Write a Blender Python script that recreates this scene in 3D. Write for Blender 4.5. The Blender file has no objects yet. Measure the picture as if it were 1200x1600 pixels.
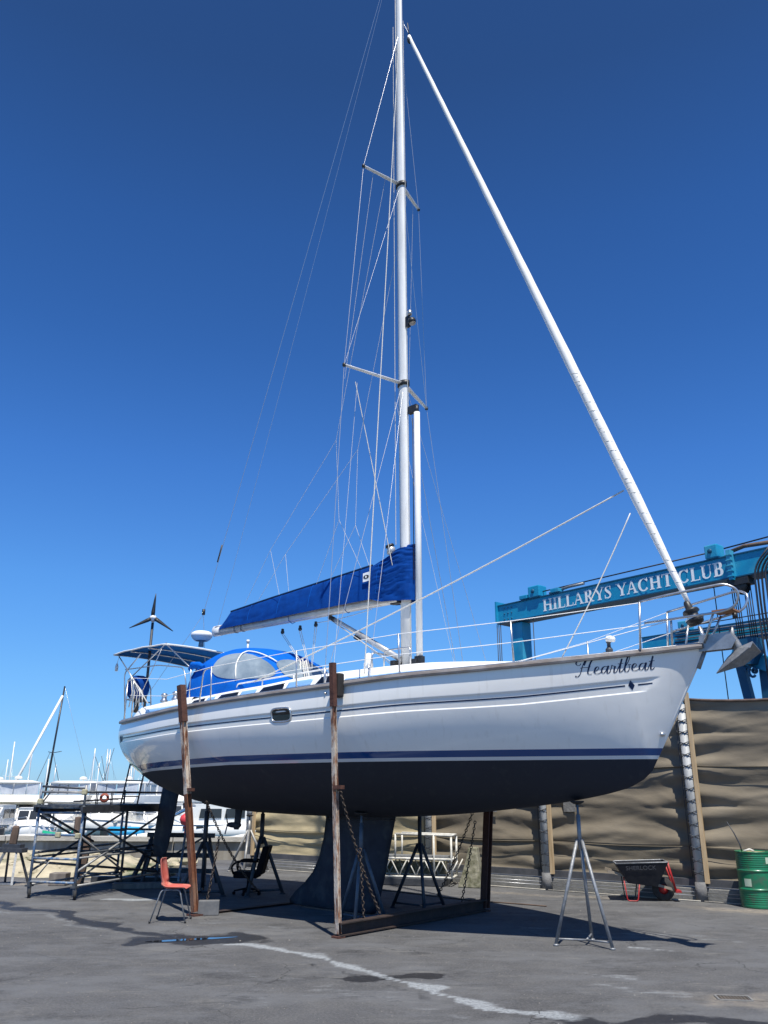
import bpy, math, random
from mathutils import Vector as V, Matrix, noise
R = math.radians
rnd = random.Random(7)
scene = bpy.context.scene

# ------------------------------------------------------------------ camera
cam = bpy.data.cameras.new('camera'); camo = bpy.data.objects.new('camera', cam)
scene.collection.objects.link(camo)
EYE = 1.78
camo.location = (0, 0, EYE)
camo.rotation_euler = (Matrix.Rotation(R(90 + 19.04), 3, 'X') @ Matrix.Rotation(R(0.283), 3, 'Z')).to_euler()
cam.sensor_fit = 'VERTICAL'; cam.sensor_height = 36.0
cam.lens = 36.0 * 1280 / 1600
cam.clip_start = 0.1; cam.clip_end = 9000
scene.camera = camo

# ------------------------------------------------------------------ sky, sun, exposure
SUN_DIR = V((0.225, -0.974, 0)).normalized()          # horizontal direction towards the sun
SUN_EL = R(64.5)
world = bpy.data.worlds.new('World'); scene.world = world
world.use_nodes = True
wn = world.node_tree; wn.nodes.clear()
wo = wn.nodes.new('ShaderNodeOutputWorld'); wb_ = wn.nodes.new('ShaderNodeBackground')
sky = wn.nodes.new('ShaderNodeTexSky'); sky.sky_type = 'NISHITA'; sky.sun_disc = False
sky.sun_elevation = SUN_EL
sky.sun_rotation = math.atan2(SUN_DIR.x, SUN_DIR.y)
sky.air_density = 1.0; sky.dust_density = 0.3; sky.ozone_density = 2.5; sky.altitude = 0
# the photograph's deep, saturated rendering of this clear sky: a gain per colour that follows elevation all round
tcw = wn.nodes.new('ShaderNodeTexCoord'); spz = wn.nodes.new('ShaderNodeSeparateXYZ'); rmp = wn.nodes.new('ShaderNodeValToRGB')
wn.links.new(tcw.outputs['Generated'], spz.inputs[0]); wn.links.new(spz.outputs[2], rmp.inputs[0])
SKY_GAIN = [(0.0, (.50, .86, 1.50)), (.06, (.46, .80, 1.33)), (.128, (.475, .87, 1.33)), (.233, (.455, .92, 1.45)), (.37, (.37, .82, 1.43)),
            (.497, (.30, .69, 1.23)), (.607, (.275, .62, 1.10)), (.729, (.253, .49, .813)), (1.0, (.24, .44, .72))]
el = rmp.color_ramp.elements
while len(el) < len(SKY_GAIN): el.new(.5)
for e_, (p_, c_) in zip(el, SKY_GAIN): e_.position = p_
for e_, (p_, c_) in zip(el, SKY_GAIN): e_.color = (c_[0] / 1.6, c_[1] / 1.6, c_[2] / 1.6, 1)
mm = wn.nodes.new('ShaderNodeVectorMath'); mm.operation = 'MULTIPLY'
wn.links.new(sky.outputs[0], mm.inputs[0]); wn.links.new(rmp.outputs[0], mm.inputs[1])
ms = wn.nodes.new('ShaderNodeVectorMath'); ms.operation = 'SCALE'; ms.inputs['Scale'].default_value = 1.6 / 1.19
wn.links.new(mm.outputs[0], ms.inputs[0])
wn.links.new(ms.outputs[0], wb_.inputs[0]); wn.links.new(wb_.outputs[0], wo.inputs[0])
wb_.inputs[1].default_value = 0.11
sl = bpy.data.lights.new('sun', 'SUN'); so = bpy.data.objects.new('sun', sl); scene.collection.objects.link(so)
sl.energy = 5.0; sl.angle = R(0.53); sl.color = (1.0, 0.95, 0.86)
sdir = V((SUN_DIR.x * math.cos(SUN_EL), SUN_DIR.y * math.cos(SUN_EL), math.sin(SUN_EL)))
so.rotation_euler = sdir.to_track_quat('Z', 'Y').to_euler(); so.location = (0, 0, 30)
scene.view_settings.view_transform = 'Standard'; scene.view_settings.look = 'None'
scene.view_settings.exposure = 0.28; scene.view_settings.gamma = 1.0
scene.view_settings.use_curve_mapping = False
scene.render.engine = 'CYCLES'
scene.cycles.max_bounces = 6; scene.cycles.use_denoising = True

# ------------------------------------------------------------------ materials
def mat(name, col, rough=.6, metal=0., var=None, scale=4., bump=0., bscale=40., coat=0., spec=.5, detail=6., lo=.35, hi=.65,
        stretch=None, trans=0., alpha=1., var2=None, scale2=1.):
    m = bpy.data.materials.new(name); m.use_nodes = True
    n = m.node_tree.nodes; l = m.node_tree.links
    p = n['Principled BSDF']
    p.inputs['Roughness'].default_value = rough; p.inputs['Metallic'].default_value = metal
    p.inputs['Coat Weight'].default_value = coat; p.inputs['Coat Roughness'].default_value = .06
    p.inputs['Specular IOR Level'].default_value = spec
    p.inputs['Transmission Weight'].default_value = trans; p.inputs['Alpha'].default_value = alpha
    c = (*col, 1)
    tc = n.new('ShaderNodeTexCoord'); src = tc.outputs['Object']
    if stretch:
        mp = n.new('ShaderNodeMapping'); mp.inputs['Scale'].default_value = stretch
        l.new(src, mp.inputs[0]); src = mp.outputs[0]
    m['c'] = 0
    base = None
    if var:
        t = n.new('ShaderNodeTexNoise'); t.inputs['Scale'].default_value = scale; t.inputs['Detail'].default_value = detail
        t.inputs['Roughness'].default_value = .62
        l.new(src, t.inputs['Vector'])
        mr = n.new('ShaderNodeMapRange'); mr.inputs[1].default_value = lo; mr.inputs[2].default_value = hi
        l.new(t.outputs[0], mr.inputs[0])
        mx = n.new('ShaderNodeMix'); mx.data_type = 'RGBA'
        mx.inputs[6].default_value = c; mx.inputs[7].default_value = (*var, 1)
        l.new(mr.outputs[0], mx.inputs[0]); base = mx.outputs[2]
        if var2:
            t2 = n.new('ShaderNodeTexNoise'); t2.inputs['Scale'].default_value = scale2; t2.inputs['Detail'].default_value = 5
            l.new(src, t2.inputs['Vector'])
            m2 = n.new('ShaderNodeMapRange'); m2.inputs[1].default_value = .5; m2.inputs[2].default_value = .68
            l.new(t2.outputs[0], m2.inputs[0])
            mx2 = n.new('ShaderNodeMix'); mx2.data_type = 'RGBA'
            l.new(base, mx2.inputs[6]); mx2.inputs[7].default_value = (*var2, 1)
            l.new(m2.outputs[0], mx2.inputs[0]); base = mx2.outputs[2]
        l.new(base, p.inputs['Base Color'])
    else:
        p.inputs['Base Color'].default_value = c
    if bump:
        t = n.new('ShaderNodeTexNoise'); t.inputs['Scale'].default_value = bscale; t.inputs['Detail'].default_value = 5
        l.new(src, t.inputs['Vector'])
        b = n.new('ShaderNodeBump'); b.inputs['Strength'].default_value = bump; b.inputs['Distance'].default_value = .02
        l.new(t.outputs[0], b.inputs['Height']); l.new(b.outputs[0], p.inputs['Normal'])
    return m

M = {}
M['gel'] = mat('white_gelcoat', (.80, .80, .78), .22, var=(.72, .73, .72), scale=1.3, coat=.3)
M['deckwhite'] = mat('deck_white', (.84, .84, .82), .4, var=(.76, .76, .74), scale=3)
M['antifoul'] = mat('antifouling', (.010, .014, .024), .75, var=(.024, .030, .044), scale=3.5, var2=(.045, .05, .055), scale2=5, bump=.15, bscale=25)
M['navy'] = mat('navy_stripe', (.003, .018, .065), .35, spec=.3)
M['steel'] = mat('stainless_steel', (.66, .66, .66), .34, .9, var=(.5, .5, .5), scale=20)
M['wire'] = mat('rigging_wire', (.55, .56, .58), .35, .7)
M['alu'] = mat('white_mast_paint', (.88, .88, .86), .3, var=(.70, .70, .67), scale=5, stretch=(1, 1, .2), coat=.15)
M['alugrey'] = mat('anodised_aluminium', (.62, .62, .60), .35, .35, var=(.5, .5, .5), scale=8)
M['rope'] = mat('white_rope', (.78, .77, .72), .85, var=(.6, .58, .52), scale=60, bump=.6, bscale=160)
M['sailcloth'] = mat('furled_sailcloth', (.88, .87, .84), .7, var=(.80, .79, .74), scale=3, bump=.08, bscale=30)
M['black'] = mat('black_plastic', (.015, .015, .017), .45, var=(.03, .03, .03), scale=12)
M['bluecanvas'] = mat('blue_canvas', (.0015, .052, .27), .85, spec=.10, var=(.0015, .038, .20), scale=6, bump=.25, bscale=12)
M['bluecanvas2'] = mat('bright_blue_canvas', (.002, .125, .56), .85, spec=.12, var=(.002, .10, .46), scale=5, bump=.2, bscale=10)
M['biminiunder'] = mat('bimini_cloth', (.003, .095, .34), .9, spec=.08, var=(.003, .075, .27), scale=5)
M['railwood'] = mat('rub_rail', (.17, .14, .12), .45, var=(.28, .26, .25), scale=9, stretch=(.3, 1, 1))
M['glassdark'] = mat('dark_window', (.008, .009, .012), .08, coat=.3)
M['paleblue'] = mat('pale_blue_trim', (.22, .42, .72), .4, var=(.19, .37, .66), scale=6)
M['rust'] = mat('rusty_steel', (.13, .045, .024), .8, .1, var=(.21, .085, .040), scale=7, var2=(.26, .16, .11), scale2=2.6, stretch=(3, 3, .7), bump=.5, bscale=30)
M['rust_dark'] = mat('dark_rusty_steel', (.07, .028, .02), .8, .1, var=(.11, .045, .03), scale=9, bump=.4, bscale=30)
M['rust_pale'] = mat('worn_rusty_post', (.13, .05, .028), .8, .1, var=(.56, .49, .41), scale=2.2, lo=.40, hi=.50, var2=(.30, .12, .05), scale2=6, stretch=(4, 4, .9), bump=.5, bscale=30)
M['chain'] = mat('rusty_chain', (.10, .085, .075), .7, .5, var=(.06, .04, .03), scale=30)
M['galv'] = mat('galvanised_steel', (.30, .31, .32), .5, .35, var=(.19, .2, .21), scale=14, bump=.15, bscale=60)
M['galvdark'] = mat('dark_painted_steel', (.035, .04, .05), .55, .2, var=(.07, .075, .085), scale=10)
M['standblue'] = mat('blue_grey_stand', (.06, .09, .13), .5, .2, var=(.12, .14, .16), scale=10)
M['scafblue'] = mat('worn_blue_scaffold_paint', (.09, .17, .30), .6, .2, var=(.36, .37, .36), scale=9, lo=.45, hi=.6, bump=.3, bscale=40)
M['scafdark'] = mat('dark_scaffold_tube', (.035, .042, .055), .55, .3, var=(.10, .11, .12), scale=9)
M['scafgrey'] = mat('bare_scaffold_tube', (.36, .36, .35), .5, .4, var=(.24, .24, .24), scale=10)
M['redplastic'] = mat('faded_red_plastic', (.60, .15, .11), .6, var=(.50, .11, .09), scale=7, lo=.4, hi=.6, var2=(.62, .28, .22), scale2=4)
M['tyre'] = mat('tyre_rubber', (.02, .02, .02), .85, var=(.04, .04, .04), scale=20)
M['barrowred'] = mat('red_steel_paint', (.42, .02, .02), .45, var=(.30, .02, .02), scale=12)
M['tray'] = mat('black_barrow_tray', (.010, .012, .018), .6, spec=.3, var=(.022, .022, .026), scale=8)
M['handle'] = mat('grey_wood_handle', (.30, .25, .19), .8, var=(.2, .17, .13), scale=12, stretch=(.2, 1, 1))
M['drum'] = mat('green_drum_paint', (.012, .19, .085), .38, var=(.010, .14, .065), scale=5, var2=(.05, .12, .07), scale2=9, coat=.2)
M['drumlid'] = mat('dirty_yellow_lid', (.45, .36, .16), .7, var=(.25, .2, .12), scale=9)
M['label'] = mat('pale_green_label', (.45, .55, .42), .7)
M['letter'] = mat('white_letter_paint', (.92, .92, .90), .5)
M['dimletter'] = mat('grey_letter_paint', (.11, .11, .12), .9)
M['lift'] = mat('blue_lift_paint', (.010, .30, .50), .4, var=(.008, .24, .44), scale=2.5, var2=(.07, .36, .50), scale2=1.0, bump=.06, bscale=10)
M['liftdark'] = mat('dark_blue_lift_paint_and_shade', (.006, .09, .18), .5, var=(.006, .07, .14), scale=2)  # dark fittings, and shade painted onto the girder flanges
M['hose'] = mat('black_hose', (.015, .016, .02), .5)
M['cable'] = mat('greasy_cable', (.03, .03, .035), .6, .3)
M['pipe'] = mat('weathered_pipe', (.50, .51, .50), .6, .1, var=(.30, .31, .31), scale=7, stretch=(1, 1, .3), bump=.2, bscale=30)
M['timber'] = mat('yellow_timber', (.62, .47, .29), .8, var=(.40, .28, .15), scale=10, stretch=(1, 1, .1))
M['beam'] = mat('dark_grey_beam', (.06, .065, .075), .6, .1, var=(.10, .10, .11), scale=5)
M['kerb'] = mat('pale_concrete', (.24, .235, .22), .9, var=(.16, .16, .155), scale=6, bump=.4, bscale=30)
M['quay'] = mat('stained_quay_concrete', (.42, .40, .34), .9, var=(.27, .25, .21), scale=3, stretch=(1, 1, .25), bump=.5, bscale=14, var2=(.20, .17, .13), scale2=1.6)
M['cap'] = mat('quay_cap_concrete', (.50, .47, .40), .9, var=(.36, .34, .30), scale=3, bump=.4, bscale=20)
M['sandrock'] = mat('sandy_mossy_rubble', (.52, .46, .33), .95, var=(.33, .29, .20), scale=2.2, var2=(.09, .12, .06), scale2=1.3, bump=.8, bscale=8)
M['moss'] = mat('mossy_concrete_block', (.34, .32, .24), .95, var=(.12, .12, .07), scale=7, bump=.8, bscale=14)
M['wood'] = mat('weathered_timber', (.15, .10, .075), .85, var=(.08, .055, .04), scale=6, stretch=(1, 1, .2), bump=.5, bscale=24)
M['woodgrey'] = mat('grey_timber', (.24, .21, .18), .85, var=(.13, .11, .10), scale=6, stretch=(1, 1, .2), bump=.4, bscale=24)
M['boatwhite'] = mat('boat_white', (.82, .81, .77), .35, var=(.74, .73, .69), scale=.8)
M['boatcream'] = mat('boat_cream', (.82, .78, .66), .4)
M['clear'] = mat('canopy_clears', (.45, .48, .52), .2, var=(.30, .33, .38), scale=1.5)
M['boatglass'] = mat('boat_window', (.03, .035, .04), .12)
M['green'] = mat('green_hull', (.02, .36, .20), .4)
M['cyan'] = mat('cyan_tarp', (.03, .33, .60), .5)
M['orange'] = mat('orange_buoy', (.30, .07, .04), .6)
M['red'] = mat('red_buoy', (.65, .05, .06), .5)
M['carbon'] = mat('black_mast', (.015, .016, .02), .35)
M['truss'] = mat('white_truss_paint', (.74, .73, .68), .6, var=(.5, .48, .42), scale=14)
M['beamdark'] = mat('dark_rusty_beam', (.022, .017, .016), .75, var=(.05, .03, .024), scale=5, bump=.4, bscale=30)
M['galv2'] = mat('dull_stainless', (.42, .43, .44), .45, .6, var=(.3, .31, .32), scale=9)
M['chairblack'] = mat('black_vinyl', (.006, .006, .008), .8, spec=.15)
M['pad'] = mat('black_rubber_pad', (.02, .018, .017), .8)
M['boatteak'] = mat('boat_brown_trim', (.28, .13, .06), .6)

def tarp_mat(name, a, b, c):
    return mat(name, a, .85, var=b, scale=1.6, lo=.3, hi=.7, var2=c, scale2=.9, stretch=(1, 1, 2.2), bump=.12, bscale=14)
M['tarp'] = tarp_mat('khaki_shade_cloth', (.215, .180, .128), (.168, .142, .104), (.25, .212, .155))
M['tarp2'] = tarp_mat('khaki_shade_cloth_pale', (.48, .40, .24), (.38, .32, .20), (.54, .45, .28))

# hull paint: antifouling, white boot line, navy boot top and white topsides split by height
def hull_mat():
    m = mat('hull_paint', (.8, .8, .78), .16, coat=.45)
    n = m.node_tree.nodes; l = m.node_tree.links; p = n['Principled BSDF']
    tc = n.new('ShaderNodeTexCoord'); sp = n.new('ShaderNodeSeparateXYZ'); l.new(tc.outputs['Object'], sp.inputs[0])
    # boot lines dip slightly towards the stern
    mr = n.new('ShaderNodeMapRange'); mr.inputs[1].default_value = 1.5; mr.inputs[2].default_value = 5.5
    mr.inputs[3].default_value = .085; mr.inputs[4].default_value = 0; l.new(sp.outputs[0], mr.inputs[0])
    ad = n.new('ShaderNodeMath'); ad.operation = 'ADD'; l.new(sp.outputs[2], ad.inputs[0]); l.new(mr.outputs[0], ad.inputs[1])
    nz = n.new('ShaderNodeTexNoise'); nz.inputs['Scale'].default_value = .9; nz.inputs['Detail'].default_value = 6
    l.new(tc.outputs['Object'], nz.inputs['Vector'])
    def gt(th):
        g = n.new('ShaderNodeMath'); g.operation = 'GREATER_THAN'; l.new(ad.outputs[0], g.inputs[0]); g.inputs[1].default_value = th
        return g.outputs[0]
    def mix(f, a, b):
        x = n.new('ShaderNodeMix'); x.data_type = 'RGBA'; l.new(f, x.inputs[0])
        for i, q in ((6, a), (7, b)):
            if isinstance(q, tuple): x.inputs[i].default_value = (*q, 1)
            else: l.new(q, x.inputs[i])
        return x.outputs[2]
    af = mix(nz.outputs[0], (.008, .012, .022), (.017, .022, .036))
    wh = mix(nz.outputs[0], (.80, .785, .745), (.86, .85, .81))
    mp = n.new('ShaderNodeMapping'); mp.inputs['Scale'].default_value = (9, 9, .5); l.new(tc.outputs['Object'], mp.inputs[0])
    st = n.new('ShaderNodeTexNoise'); st.inputs['Scale'].default_value = 1.4; st.inputs['Detail'].default_value = 6; l.new(mp.outputs[0], st.inputs['Vector'])
    sr = n.new('ShaderNodeMapRange'); sr.inputs[1].default_value = .58; sr.inputs[2].default_value = .80; sr.inputs[4].default_value = .35; l.new(st.outputs[0], sr.inputs[0])
    wh = mix(sr.outputs[0], wh, (.55, .52, .45))
    nf = n.new('ShaderNodeTexNoise'); nf.inputs['Scale'].default_value = 3.2; nf.inputs['Detail'].default_value = 9; nf.inputs['Roughness'].default_value = .75; l.new(tc.outputs['Object'], nf.inputs['Vector'])
    fr = n.new('ShaderNodeMapRange'); fr.inputs[1].default_value = .55; fr.inputs[2].default_value = .68; fr.inputs[4].default_value = .55; l.new(nf.outputs[0], fr.inputs[0])
    af = mix(fr.outputs[0], af, (.030, .034, .042)); af = mix(sr.outputs[0], af, (.045, .05, .055))
    c = mix(gt(2.222), af, (.62, .64, .66)); c = mix(gt(2.266), c, (.002, .052, .19)); c = mix(gt(2.353), c, wh)
    l.new(c, p.inputs['Base Color'])
    r = n.new('ShaderNodeMapRange'); l.new(gt(2.222), r.inputs[0]); r.inputs[3].default_value = .75; r.inputs[4].default_value = .14
    l.new(r.outputs[0], p.inputs['Roughness'])
    cw = n.new('ShaderNodeMath'); cw.operation = 'MULTIPLY'; l.new(gt(2.222), cw.inputs[0]); cw.inputs[1].default_value = .5
    l.new(cw.outputs[0], p.inputs['Coat Weight'])
    wv = n.new('ShaderNodeTexNoise'); wv.inputs['Scale'].default_value = 1.7; wv.inputs['Detail'].default_value = 2.5; l.new(tc.outputs['Object'], wv.inputs['Vector'])
    bp = n.new('ShaderNodeBump'); bp.inputs['Strength'].default_value = .35; bp.inputs['Distance'].default_value = .02; l.new(wv.outputs[0], bp.inputs['Height'])
    l.new(bp.outputs[0], p.inputs['Normal']); l.new(bp.outputs[0], p.inputs['Coat Normal'])
    return m
M['hull'] = hull_mat()

# ------------------------------------------------------------------ mesh helpers
class MB:
    def __init__(s): s.v = []; s.f = []; s.s = []
    def add(s, vs, fs, smooth=False):
        k = len(s.v); s.v += [tuple(x) for x in vs]
        s.f += [tuple(i + k for i in f) for f in fs]; s.s += [smooth] * len(fs)
    def box(s, c, d, rot=None):
        hx, hy, hz = d[0] / 2, d[1] / 2, d[2] / 2
        vs = [V((x, y, z)) for x in (-hx, hx) for y in (-hy, hy) for z in (-hz, hz)]
        if rot: vs = [rot @ q for q in vs]
        c = V(c)
        s.add([q + c for q in vs], [(0, 1, 3, 2), (4, 6, 7, 5), (0, 4, 5, 1), (2, 3, 7, 6), (0, 2, 6, 4), (1, 5, 7, 3)]); return s
    def bar(s, a, b, w, h, up=(0, 0, 1)):
        a = V(a); b = V(b); d = (b - a); L = d.length; d.normalize(); u = V(up)
        if abs(d.dot(u)) > .95: u = V((1, 0, 0))
        x = d.cross(u).normalized(); z = x.cross(d)
        rot = Matrix((x, d, z)).transposed()
        s.box((a + b) / 2, (w, L, h), rot); return s
    def tube(s, pts, r, n=8, cap=True, closed=False):
        P = [V(p) for p in pts]; N = len(P)
        if not isinstance(r, (list, tuple)): r = [r] * N
        prev = None; vs = []
        for i, p in enumerate(P):
            if closed: t = P[(i + 1) % N] - P[i - 1]
            else: t = P[min(i + 1, N - 1)] - P[max(i - 1, 0)]
            if t.length < 1e-9: t = V((0, 0, 1))
            t.normalize()
            if prev is None:
                a = V((0, 0, 1)) if abs(t.z) < .9 else V((1, 0, 0)); x = t.cross(a).normalized()
            else:
                x = prev - t * prev.dot(t)
                x = x.normalized() if x.length > 1e-6 else t.orthogonal().normalized()
            prev = x; y = t.cross(x)
            for k in range(n):
                an = 2 * math.pi * k / n
                vs.append(p + (x * math.cos(an) + y * math.sin(an)) * r[i])
        fs = []
        for i in range(N if closed else N - 1):
            j = (i + 1) % N
            for k in range(n):
                fs.append((i * n + k, i * n + (k + 1) % n, j * n + (k + 1) % n, j * n + k))
        s.add(vs, fs, True)
        if cap and not closed:
            k0 = len(s.v) - len(vs)
            s.f += [tuple(k0 + k for k in range(n))[::-1], tuple(k0 + (N - 1) * n + k for k in range(n))]; s.s += [False, False]
        return s
    def lathe(s, prof, c=(0, 0, 0), axis=(0, 0, 1), n=24):
        ax = V(axis).normalized(); x = ax.orthogonal().normalized(); y = ax.cross(x); c = V(c)
        vs = []; fs = []
        for r, z in prof:
            for k in range(n):
                a = 2 * math.pi * k / n
                vs.append(c + ax * z + (x * math.cos(a) + y * math.sin(a)) * r)
        for i in range(len(prof) - 1):
            for k in range(n):
                fs.append((i * n + k, i * n + (k + 1) % n, (i + 1) * n + (k + 1) % n, (i + 1) * n + k))
        s.add(vs, fs, True); return s
    def grid(s, rows, smooth=True, flip=False):
        n = len(rows[0]); vs = [q for r in rows for q in r]; fs = []
        for i in range(len(rows) - 1):
            for j in range(n - 1):
                f = (i * n + j, i * n + j + 1, (i + 1) * n + j + 1, (i + 1) * n + j)
                fs.append(f[::-1] if flip else f)
        s.add(vs, fs, smooth); return s
    def loft(s, rings, smooth=True, caps=True):
        n = len(rings[0]); k0 = len(s.v); vs = [q for r in rings for q in r]; fs = []
        for i in range(len(rings) - 1):
            for j in range(n):
                fs.append((i * n + j, i * n + (j + 1) % n, (i + 1) * n + (j + 1) % n, (i + 1) * n + j))
        s.add(vs, fs, smooth)
        if caps:
            s.f += [tuple(k0 + j for j in range(n))[::-1], tuple(k0 + (len(rings) - 1) * n + j for j in range(n))]; s.s += [False, False]
        return s
    def prism(s, poly, a, b, fn):  # polygon (x,y) extruded between depth a and b through fn(x,y,d)
        n = len(poly); vs = [fn(x, y, a) for x, y in poly] + [fn(x, y, b) for x, y in poly]
        fs = [tuple(range(n))[::-1], tuple(range(n, 2 * n))] + [(i, (i + 1) % n, n + (i + 1) % n, n + i) for i in range(n)]
        s.add(vs, fs); return s
    def mesh(s, name, m):
        me = bpy.data.meshes.new(name); me.from_pydata(s.v, [], s.f)
        me.polygons.foreach_set('use_smooth', s.s); me.materials.append(m); me.update(); return me
    def build(s, name, m, parent=None, kind=None, bev=0, label=None, sub=0, solid=0):
        o = bpy.data.objects.new(name, s.mesh(name, m)); scene.collection.objects.link(o)
        if parent: o.parent = parent
        if kind: o['kind'] = kind
        if label: o['label'] = label
        if sub:
            q = o.modifiers.new('s', 'SUBSURF'); q.levels = sub; q.render_levels = sub
        if solid:
            q = o.modifiers.new('t', 'SOLIDIFY'); q.thickness = solid; q.offset = 0
        if bev:
            q = o.modifiers.new('b', 'BEVEL'); q.width = bev; q.segments = 2; q.limit_method = 'ANGLE'; q.angle_limit = R(40)
        return o

def obj(name, me, m=None, parent=None, loc=None, rot=None):   # another object sharing a mesh
    o = bpy.data.objects.new(name, me); scene.collection.objects.link(o)
    if parent: o.parent = parent
    if loc is not None: o.location = loc
    if rot is not None: o.rotation_euler = rot
    return o

def thing(name, label, cat, loc=(0, 0, 0), rz=0, group=None):
    o = bpy.data.objects.new(name, None); scene.collection.objects.link(o); o.empty_display_size = .2
    o.location = loc; o.rotation_euler = (0, 0, rz); tag(o, label, cat, group); return o
def tag(o, label, cat, group=None):
    o['label'] = label; o['category'] = cat
    if group: o['group'] = group
    return o
def dup(root, loc, rz, label, group=None):
    r = root.copy(); scene.collection.objects.link(r); r.location = loc; r.rotation_euler = (0, 0, rz); r['label'] = label
    if group: r['group'] = group
    for ch in list(root.children):
        c = ch.copy(); scene.collection.objects.link(c); c.parent = r
        for g in list(ch.children):
            d = g.copy(); scene.collection.objects.link(d); d.parent = c
    return r
def lerp(a, b, t): return a + (b - a) * t
def interp(x, xs, ys):
    if x <= xs[0]: return ys[0]
    for i in range(1, len(xs)):
        if x <= xs[i]: return lerp(ys[i - 1], ys[i], (x - xs[i - 1]) / (xs[i] - xs[i - 1]))
    return ys[-1]
def smooth(x, xs, ys):  # cubic (Catmull-Rom on uneven knots, monotone-ish)
    if x <= xs[0]: return ys[0]
    if x >= xs[-1]: return ys[-1]
    i = max(j for j in range(len(xs)) if xs[j] <= x); i = min(i, len(xs) - 2)
    def m(j):
        a = max(j - 1, 0); b = min(j + 1, len(xs) - 1)
        return (ys[b] - ys[a]) / (xs[b] - xs[a])
    h = xs[i + 1] - xs[i]; t = (x - xs[i]) / h
    return ((2*t**3 - 3*t*t + 1) * ys[i] + (t**3 - 2*t*t + t) * h * m(i) + (-2*t**3 + 3*t*t) * ys[i+1] + (t**3 - t*t) * h * m(i+1))
def arc(a, b, sag, n=12):
    a = V(a); b = V(b); return [a.lerp(b, i / n) - V((0, 0, sag * 4 * (i / n) * (1 - i / n))) for i in range(n + 1)]
def rounded(pts, r=.1, n=5):  # polyline with rounded corners
    P = [V(p) for p in pts]; out = [P[0]]
    for i in range(1, len(P) - 1):
        a = (P[i - 1] - P[i]); b = (P[i + 1] - P[i]); ra = min(r, a.length * .45, b.length * .45)
        A = P[i] + a.normalized() * ra; B = P[i] + b.normalized() * ra
        for k in range(n + 1):
            t = k / n; out.append(A * (1 - t) ** 2 + P[i] * 2 * t * (1 - t) + B * t * t)
    out.append(P[-1]); return out

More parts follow.
